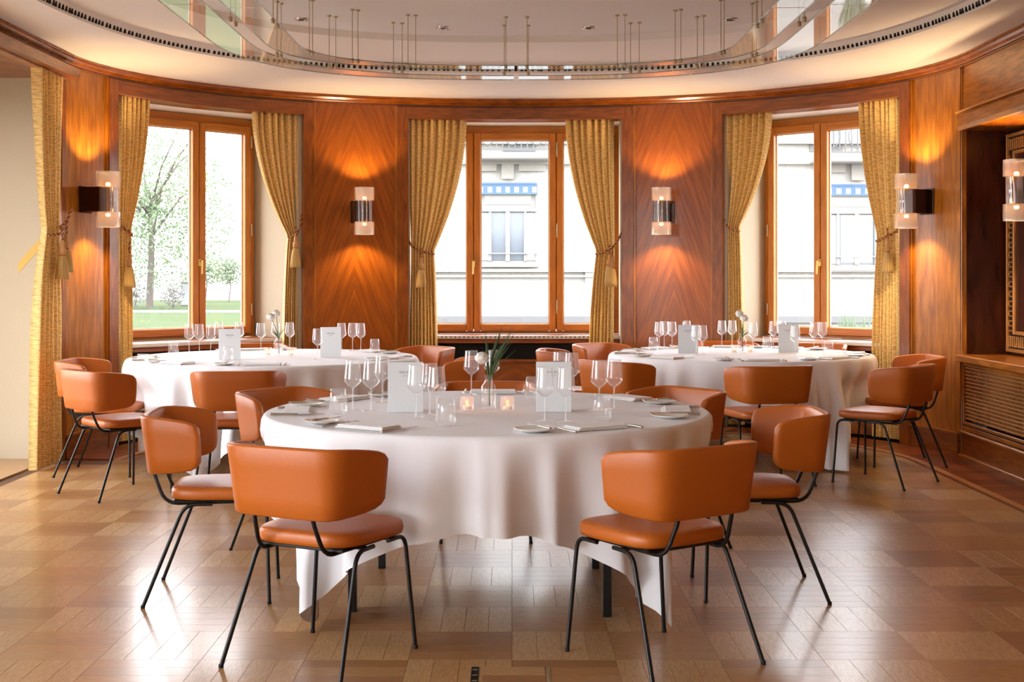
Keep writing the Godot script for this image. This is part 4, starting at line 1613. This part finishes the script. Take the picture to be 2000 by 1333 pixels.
func tree(at: Vector3, h: float, rad: float, leaves: int, leaf: float, sd: int, label: String, m: Material, called := "tree", cat := "tree") -> void:
	var t := thing(called, label, cat, at, 0.0, "greenery outside the left window")
	rng.seed = sd
	var st := begin()
	var top := h - rad * 0.8
	tube(st, [Vector3.ZERO, Vector3(0.05, top * 0.5, 0.02), Vector3(0.0, top, 0)], [rad * 0.045, rad * 0.036, rad * 0.02], 8)
	for k in 11:
		var a := k * 2.4
		var e := Vector3(cos(a) * rad * 0.7, top + rng.randf_range(-0.2, 0.9) * rad, sin(a) * rad * 0.7)
		var s := Vector3(0, top * rng.randf_range(0.45, 0.95), 0)
		tube(st, [s, s.lerp(e, 0.5) + Vector3(0, rad * 0.12, 0), e], [rad * 0.02, rad * 0.012, rad * 0.005], 5)
	obj("trunk", st, M.bark, t)
	st = begin(true)
	for k in leaves:
		var d := Vector3(rng.randfn(), rng.randfn(), rng.randfn()).normalized() * pow(rng.randf(), 0.45) * rad
		d.y *= 0.95
		var c := Vector3(0, h - rad, 0) + d
		var u := Vector3(rng.randfn(), rng.randfn(), rng.randfn()).normalized() * leaf
		var v := u.cross(Vector3(rng.randfn(), rng.randfn(), rng.randfn())).normalized() * leaf * 0.6
		tri(st, c - u, c + v, c + u)
		tri(st, c - u, c + u, c - v)
	obj("foliage", st, m, t)

func build_outside() -> void:
	var g := shell("ground", "pale street and pavement outside the windows")
	bbox("street", P(0, -1.15, 40), Vector3(120, 0.2, 75), M.asphalt, g)
	var lawn := thing("lawn", "pale raised lawn outside the left window", "lawn", P(-14.35, -1.05, 23.8))
	var st := begin(true)
	box(st, Vector3(0, 0.885, 0), Vector3(23.3, 1.77, 20.6), 0.1)
	obj("turf", st, M.grass, lawn)
	var path := thing("garden_path", "pale path crossing the lawn outside the left window", "path", P(-12.0, 0.722, 22.6))
	bbox("paving", Vector3(0.0, 0.004, 0), Vector3(17, 0.008, 1.3), M.blossom, path)
	# town house across the street
	var b := thing("town_house", "pale stone town house across the street with striped awnings", "building", P(0, -1.05, 36))
	var gy := 1.05
	bbox("facade", Vector3(7.2, 5.0, -0.6), Vector3(21.4, 10.0, 1.0), M.stone, b)
	for y in [[1.50 + gy, 0.08], [1.34 + gy, 0.05], [4.55 + gy, 0.22], [5.05 + gy, 0.10]]:
		bbox("string_course", Vector3(7.2, y[0], -0.02), Vector3(21.6, y[1], 0.30), M.stone_shade, b)
	far_window(b, -0.12, 1.72 + gy, 3.84 + gy, 1.62, false)
	far_window(b, 9.55, 1.62 + gy, 3.80 + gy, 1.75, true)
	far_window(b, 14.2, 1.62 + gy, 3.80 + gy, 1.75, true)
	balcony(b, 0.0, 4.70 + gy, 2.0)
	balcony(b, 10.0, 4.62 + gy, 3.4)
	bbox("upper_door", Vector3(8.7, 6.1 + gy, -0.08), Vector3(0.9, 2.6, 0.06), M.sash_grey, b)
	bbox("upper_door", Vector3(0.2, 6.1 + gy, -0.08), Vector3(0.9, 2.6, 0.06), M.sash_grey, b)
	for x in [-2.6, 2.3, 6.6]: bbox("pilaster", Vector3(x, 5.0, -0.06), Vector3(0.55, 10.0, 0.16), M.stone_shade if false else M.stone, b)
	# parapet
	var p := thing("garden_wall", "low pale wall with a grey coping across the street", "wall", P(2.0, -1.05, 21))
	bbox("wall", Vector3(2, 0.82, 0), Vector3(13, 1.64, 0.3), M.garden_stone, p)
	bbox("coping", Vector3(2, 1.70, 0), Vector3(13.1, 0.14, 0.42), M.coping_grey, p, 0.02)
	# shrub by the right window
	var s := thing("spiky_shrub", "pale green spiky shrub seen through the right window", "shrub", P(4.75, 0.35, 18.0))
	bbox("planter", Vector3(0, -0.28, 0), Vector3(0.6, 0.5, 0.4), M.stone_shade, s, 0.02)
	rng.seed = 44
	for k in 60:
		st = begin()
		var e := Vector3(rng.randf_range(-0.24, 0.24), rng.randf_range(0.25, 0.5), rng.randf_range(-0.12, 0.12))
		tube(st, [Vector3(e.x * 0.5, -0.02, e.z * 0.4), e * Vector3(0.85, 0.6, 0.85), e], [0.012, 0.010, 0.002], 5)
		obj("blade", st, M.tree_leaf, s)
	# trees
	tree(P(-7.25, 0.721, 26), 3.7, 1.75, 6500, 0.042, 1, "large loose pale green tree outside the left window", M.tree_leaf)
	tree(P(-7.55, 0.721, 32.0), 1.25, 0.46, 900, 0.038, 2, "small round tree seen through the right pane of the left window", M.tree_leaf)
	tree(P(-6.75, 0.721, 31.0), 1.15, 0.40, 800, 0.038, 3, "smallest round tree, right of the other small tree outside", M.tree_leaf)
	tree(P(-7.15, 0.721, 24.6), 0.56, 0.27, 700, 0.022, 4, "white blossoming bush at the foot of the large tree", M.blossom, "blossom_bush", "bush")
	tree(P(-6.45, 0.721, 24.7), 0.52, 0.25, 700, 0.022, 5, "white blossoming bush right of the large tree trunk", M.blossom, "blossom_bush", "bush")
	var k := thing("street_cabinet", "grey street cabinet on the lawn outside the left window", "street cabinet", P(-6.82, 0.721, 27.3))
	bbox("body", Vector3(0, 0.24, 0), Vector3(0.24, 0.48, 0.24), M.kiosk_grey, k, 0.02)
	bbox("lid", Vector3(0, 0.50, 0), Vector3(0.28, 0.04, 0.28), M.stone_shade, k, 0.01)

# ------------------------------------------------------------------ the scene
func _ready() -> void:
	var cam := Camera3D.new()
	cam.name = "camera"
	add_child(cam)
	cam.position = Vector3(0, 1.34, 0)
	cam.set_frustum(0.1 * 1333.0 / 2540.0, Vector2(0, -0.1 * 126.5 / 2540.0), 0.1, 200.0)
	cam.current = true
	var we := WorldEnvironment.new()
	we.name = "environment"
	var env := Environment.new()
	env.background_mode = Environment.BG_SKY
	var sky := Sky.new()
	var sm := ProceduralSkyMaterial.new()
	sm.sky_top_color = Color(0.93, 0.95, 0.98)
	sm.sky_horizon_color = Color(0.97, 0.97, 0.97)
	sm.ground_horizon_color = Color(0.60, 0.60, 0.58)
	sm.ground_bottom_color = Color(0.45, 0.45, 0.43)
	sm.sun_angle_max = 1.0
	sky.sky_material = sm
	env.sky = sky
	env.background_energy_multiplier = 9.0
	env.tonemap_mode = Environment.TONE_MAPPER_LINEAR
	env.tonemap_exposure = 1.65
	env.sdfgi_enabled = true
	env.ssao_enabled = true
	env.ssil_enabled = true
	we.environment = env
	add_child(we)
	make_materials()
	build_floor()
	build_ceiling()
	build_walls()
	build_side_walls()
	build_window(1, "middle three-light oak window facing the pale town house")
	build_window(2, "left three-light oak window with trees outside")
	build_window(0, "right three-light oak window beside the recess")
	build_outside()
	build_tables()
	build_chairs()
	build_tableware()
	build_curtains()
	build_sconces()
	build_ring()
	build_floor_hatch()

const T1 := Vector2(-0.107, 5.70)
const T2 := Vector2(-1.73, 9.45)
const T3 := Vector2(1.73, 9.85)
const R1 := 0.96
const R2 := 1.03
const R3 := 0.98

func build_tables() -> void:
	build_table(T1, R1, "black-legged round table under the nearest white cloth", "large white cloth draped over the nearest round table", 0.0, Vector2(1.19, 1.31), 3, [[0.481, -0.58], [0.49, 0.27], [-0.53, -0.50], [-0.49, 0.27]])
	build_table(T2, R2, "black-legged round table under the cloth at the left window", "white cloth draped over the round table at the left window", 0.45, Vector2(1.38, 1.40), 4, [[-0.46, -0.52], [0.46, -0.52], [-0.46, 0.30], [0.46, 0.30]])
	build_table(T3, R3, "black-legged round table under the cloth at the right window", "white cloth draped over the round table at the right window", -0.32, Vector2(1.33, 1.34), 6, [[-0.46, -0.52], [0.46, -0.52], [-0.46, 0.30], [0.46, 0.30]])

# every chair: middle of the rear feet (x, depth), facing, table, words
var CHAIRS := [
	[Vector2(-0.778, 4.336), Vector2(0.229, 0.447), 0, "tan leather chair in the left foreground with its back to us"],
	[Vector2(0.664, 4.35), Vector2(-0.28, 0.42), 0, "tan leather chair in the right foreground with its back to us"],
	[Vector2(-1.515, 5.49), Vector2(0.508, 0.05), 0, "tan leather chair side-on at the left of the nearest table"],
	[Vector2(1.301, 5.55), Vector2(-0.505, 0.007), 0, "tan leather chair side-on at the right of the nearest table"],
	[Vector2(-1.24, 6.56), Vector2(0.83, -0.55), 0, "tan leather chair behind the nearest table at its left"],
	[Vector2(0.93, 6.60), Vector2(-0.80, -0.60), 0, "tan leather chair behind the nearest table at its right"],
	[Vector2(-0.131, 7.02), Vector2(0, -1), 0, "tan leather chair facing us behind the flowers of the nearest table"],
	[Vector2(-3.05, 8.89), Vector2(1, 0.0), 1, "tan leather chair at the far left against the bay curtain"],
	[Vector2(-2.617, 7.842), Vector2(0.352, 0.373), 1, "tan leather chair at the left in front of the bay curtain chair"],
	[Vector2(-1.66, 7.78), Vector2(-0.10, 1.0), 1, "tan leather chair with its back to us before the left window table"],
	[Vector2(-0.22, 9.12), Vector2(-1.0, 0.1), 1, "tan leather chair side-on at the right of the left window table"],
	[Vector2(-0.60, 10.55), Vector2(-0.75, -0.70), 1, "tan leather chair below the left curtain of the middle window"],
	[Vector2(-2.20, 11.02), Vector2(0.35, -0.95), 1, "tan leather chair behind the left window table, mostly hidden"],
	[Vector2(1.69, 8.22), Vector2(-0.20, 1.0), 2, "tan leather chair with its back to us before the right window table"],
	[Vector2(2.61, 8.285), Vector2(-0.375, 0.34), 2, "tan leather chair at the right in front of the chair by the cabinet"],
	[Vector2(3.04, 9.33), Vector2(-1.0, 0.0), 2, "tan leather chair at the far right beside the radiator cabinet"],
	[Vector2(0.60, 8.72), Vector2(0.75, 0.70), 2, "tan leather chair turned to the left edge of the right window table"],
	[Vector2(0.22, 10.1), Vector2(1.0, -0.1), 2, "tan leather chair below the middle window behind the right menu card"],
	[Vector2(0.66, 11.05), Vector2(0.70, -0.75), 2, "tan leather chair below the right curtain of the middle window"],
	[Vector2(1.86, 11.42), Vector2(-0.05, -1.0), 2, "tan leather chair behind the flowers of the right window table"],
	[Vector2(2.62, 11.02), Vector2(-0.55, -0.80), 2, "tan leather chair behind the right menu card of the right window table"],
]

func build_chairs() -> void:
	var groups := ["tan leather chairs at the nearest table", "tan leather chairs at the left window table", "tan leather chairs at the right window table"]
	for c in CHAIRS: place_chair(c[0], c[1], c[3], groups[c[2]])

func build_tableware() -> void:
	# place settings: [table, radius, direction to the chair, words]
	for e in [[Vector2(-0.55, -0.85), "the foreground left chair"], [Vector2(0.52, -0.86), "the foreground right chair"], [Vector2(-1, -0.12), "the left side of the nearest table"], [Vector2(1, -0.1), "the right side of the nearest table"], [Vector2(-0.83, 0.55), "the rear left of the nearest table"], [Vector2(0.80, 0.60), "the rear right of the nearest table"], [Vector2(0.02, 1), "the rear middle of the nearest table"]]:
		setting(T1, R1, e[0], e[1])
	for e in [[Vector2(-1.0, -0.35), "the far left of the left window table"], [Vector2(-0.6, -0.85), "the front left of the left window table"], [Vector2(0.1, -1.0), "the front middle of the left window table"], [Vector2(1.0, -0.2), "the right side of the left window table"], [Vector2(0.75, 0.70), "the rear right of the left window table"], [Vector2(-0.35, 0.95), "the rear left of the left window table"]]:
		setting(T2, R2, e[0], e[1])
	for e in [[Vector2(0.0, -1.0), "the front middle of the right window table"], [Vector2(0.65, -0.75), "the front right of the right window table"], [Vector2(1.0, -0.1), "the far right of the right window table"], [Vector2(-0.75, -0.68), "the front left of the right window table"], [Vector2(-1.0, 0.1), "the left side of the right window table"], [Vector2(-0.7, 0.75), "the rear left of the right window table"], [Vector2(0.05, 1.0), "the rear middle of the right window table"], [Vector2(0.6, 0.8), "the rear right of the right window table"]]:
		setting(T3, R3, e[0], e[1])
	# glasses, (x, depth), each list in order from left to right as seen
	var wines := [[[-0.694, 5.67], [-0.61, 5.63], [-0.60, 6.02], [-0.395, 5.36], [-0.345, 5.45], [-0.304, 5.25], [-0.20, 6.40], [-0.10, 6.45], [0.132, 5.23], [0.215, 5.20], [0.232, 6.30], [0.285, 6.22], [0.38, 5.67], [0.449, 5.72]],
		[[-2.47, 9.95], [-2.38, 9.90], [-2.27, 9.80], [-2.33, 10.35], [-2.16, 10.30], [-1.96, 10.15], [-1.86, 10.25], [-1.76, 10.30], [-1.36, 9.10], [-1.33, 10.15], [-1.25, 10.20], [-1.18, 10.15]],
		[[1.177, 10.40], [1.235, 10.55], [1.286, 10.45], [1.437, 10.70], [1.36, 9.60], [1.417, 9.68], [1.73, 10.72], [1.82, 10.75], [1.89, 10.20], [2.12, 10.55], [2.20, 10.60], [2.09, 9.60], [2.39, 10.30], [2.47, 10.35]]]
	var tumblers := [[[-0.74, 5.54], [-0.2566, 5.09], [0.10, 6.20], [0.367, 5.29]], [[-2.50, 9.60], [-1.93, 8.85], [-1.05, 9.95]], [[1.115, 10.25], [2.02, 10.30], [2.30, 9.45]]]
	var tn := ["the nearest table", "the left window table", "the right window table"]
	for k in 3:
		var ws: Array = wines[k]
		ws.sort_custom(func(a, b): return a[0] / a[1] < b[0] / b[1])
		for i in ws.size(): wine_glass("clear stemmed wine glass on %s, %s" % [tn[k], ordinal(i, ws.size())], P(ws[i][0], TABLE_H, ws[i][1]), "wine glasses on " + tn[k])
		var ts: Array = tumblers[k]
		for i in ts.size(): tumbler("short clear water tumbler on %s, %s" % [tn[k], ordinal(i, ts.size())], P(ts[i][0], TABLE_H, ts[i][1]), "water tumblers on " + tn[k])
	menu_card(P(-0.457, TABLE_H, 5.59), 0.06, "standing white menu card left of the flowers on the nearest table")
	menu_card(P(0.180, TABLE_H, 5.60), -0.05, "standing white menu card right of the flowers on the nearest table")
	menu_card(P(-1.975, TABLE_H, 9.10), 0.10, "standing white menu card left of the flowers on the left window table")
	menu_card(P(-1.31, TABLE_H, 9.40), -0.08, "standing white menu card right of the flowers on the left window table")
	menu_card(P(1.335, TABLE_H, 9.85), 0.0, "standing white menu card left of the flowers on the right window table")
	menu_card(P(2.115, TABLE_H, 9.95), -0.12, "standing white menu card right of the flowers on the right window table")
	vase(P(-0.104, TABLE_H, 5.74), "glass bottle vase with one white carnation and grass blades, nearest table", 0)
	vase(P(-1.725, TABLE_H, 9.60), "glass bottle vase with white flowers on the left window table", 1)
	vase(P(1.755, TABLE_H, 9.92), "glass bottle vase with white flowers on the right window table", 2)
	tealight(P(-0.196, TABLE_H, 5.66), "lit tealight left of the vase on the nearest table")
	tealight(P(-0.020, TABLE_H, 5.66), "lit tealight right of the vase on the nearest table")
	tealight(P(-1.80, TABLE_H, 9.58), "lit tealight left of the vase on the left window table")
	tealight(P(-1.63, TABLE_H, 9.58), "lit tealight right of the vase on the left window table")
	tealight(P(1.70, TABLE_H, 9.95), "lit tealight left of the vase on the right window table")
	tealight(P(1.83, TABLE_H, 10.0), "lit tealight right of the vase on the right window table")

func build_curtains() -> void:
	var o := -0.085
	build_curtain([[1.8482, 1.6934], [1.8399, 1.7774], [1.844, 1.7679]], o, 2.80, 1.575, 0.02, "gold curtain on the left of the middle window", 8, 1)
	build_curtain([[1.4479, 1.3195], [1.365, 1.3154], [1.3871, 1.3195]], o, 2.80, 1.575, 0.02, "gold curtain on the right of the middle window", 7, 2)
	build_curtain([[2.7726, 2.6461], [2.7705, 2.7218], [2.7747, 2.7178]], o, 2.80, 1.72, 0.02, "gold curtain on the left of the left window", 7, 3)
	build_curtain([[2.3045, 2.1602], [2.1949, 2.1602], [2.2119, 2.1590]], o, 2.80, 1.70, 0.02, "gold curtain on the right of the left window", 7, 4)
	build_curtain([[1.000, 0.863], [0.999, 0.9561], [0.999, 0.9438]], o, 2.80, 1.79, 0.02, "gold curtain on the left of the right window", 7, 5)
	build_curtain([[0.5711, 0.4209], [0.5091, 0.4307], [0.524, 0.4209]], o, 2.80, 1.68, 0.02, "gold curtain on the right of the right window", 8, 6)
	build_curtain([[3.54, 3.095], [3.36, 3.125], [3.60, 3.093]], 0.005, 2.78, 1.66, 0.01, "pale gold curtain at the left bay", 8, 7)
	build_tieback(1.8399, 1.7774, 1.857, o + 0.02, 1.575, [[0.62, -0.05]], "red and gold cord tieback with tassel, left curtain of the middle window")
	build_tieback(1.365, 1.3154, 1.293, o + 0.02, 1.575, [[0.80, -0.02], [0.96, -0.04]], "red and gold cord tieback with tassels, right curtain of the middle window")
	build_tieback(2.7705, 2.7218, 2.800, o + 0.02, 1.70, [[0.75, -0.16]], "cord tieback with tassel, left curtain of the left window")
	build_tieback(2.1949, 2.1602, 2.157, o + 0.02, 1.72, [[0.45, -0.01]], "red and gold cord tieback with tassel, right curtain of the left window")
	build_tieback(0.999, 0.9561, 1.006, o + 0.02, 1.77, [], "cord tieback round the left curtain of the right window")
	build_tieback(0.5091, 0.4307, 0.400, o + 0.02, 1.66, [[0.85, 0.0]], "cord tieback with tassel, right curtain of the right window")
	build_tieback(3.36, 3.125, 3.10, 0.03, 1.66, [[0.35, -0.05], [0.70, 0.0]], "red and gold cord tieback with two tassels at the left bay curtain")

func build_sconces() -> void:
	for e in [[1.9879, "bronze and glass wall lamp between the left and middle windows"], [1.1684, "bronze and glass wall lamp between the middle and right windows"], [2.9629, "bronze and glass wall lamp on the narrow panel at the left"], [0.2754, "bronze and glass wall lamp on the narrow panel at the right"]]:
		var n := outward(e[0])
		build_sconce(W(e[0], 0.0, 1.92), -n, e[1], 1.3 if absf(e[0] - PI / 2) > 1.0 else 1.0)
	build_sconce(P(CX + WA + 0.305, 1.93, 8.92), Vector2(-1, 0), "bronze and glass wall lamp in the dark recess at the right edge", 1.6)
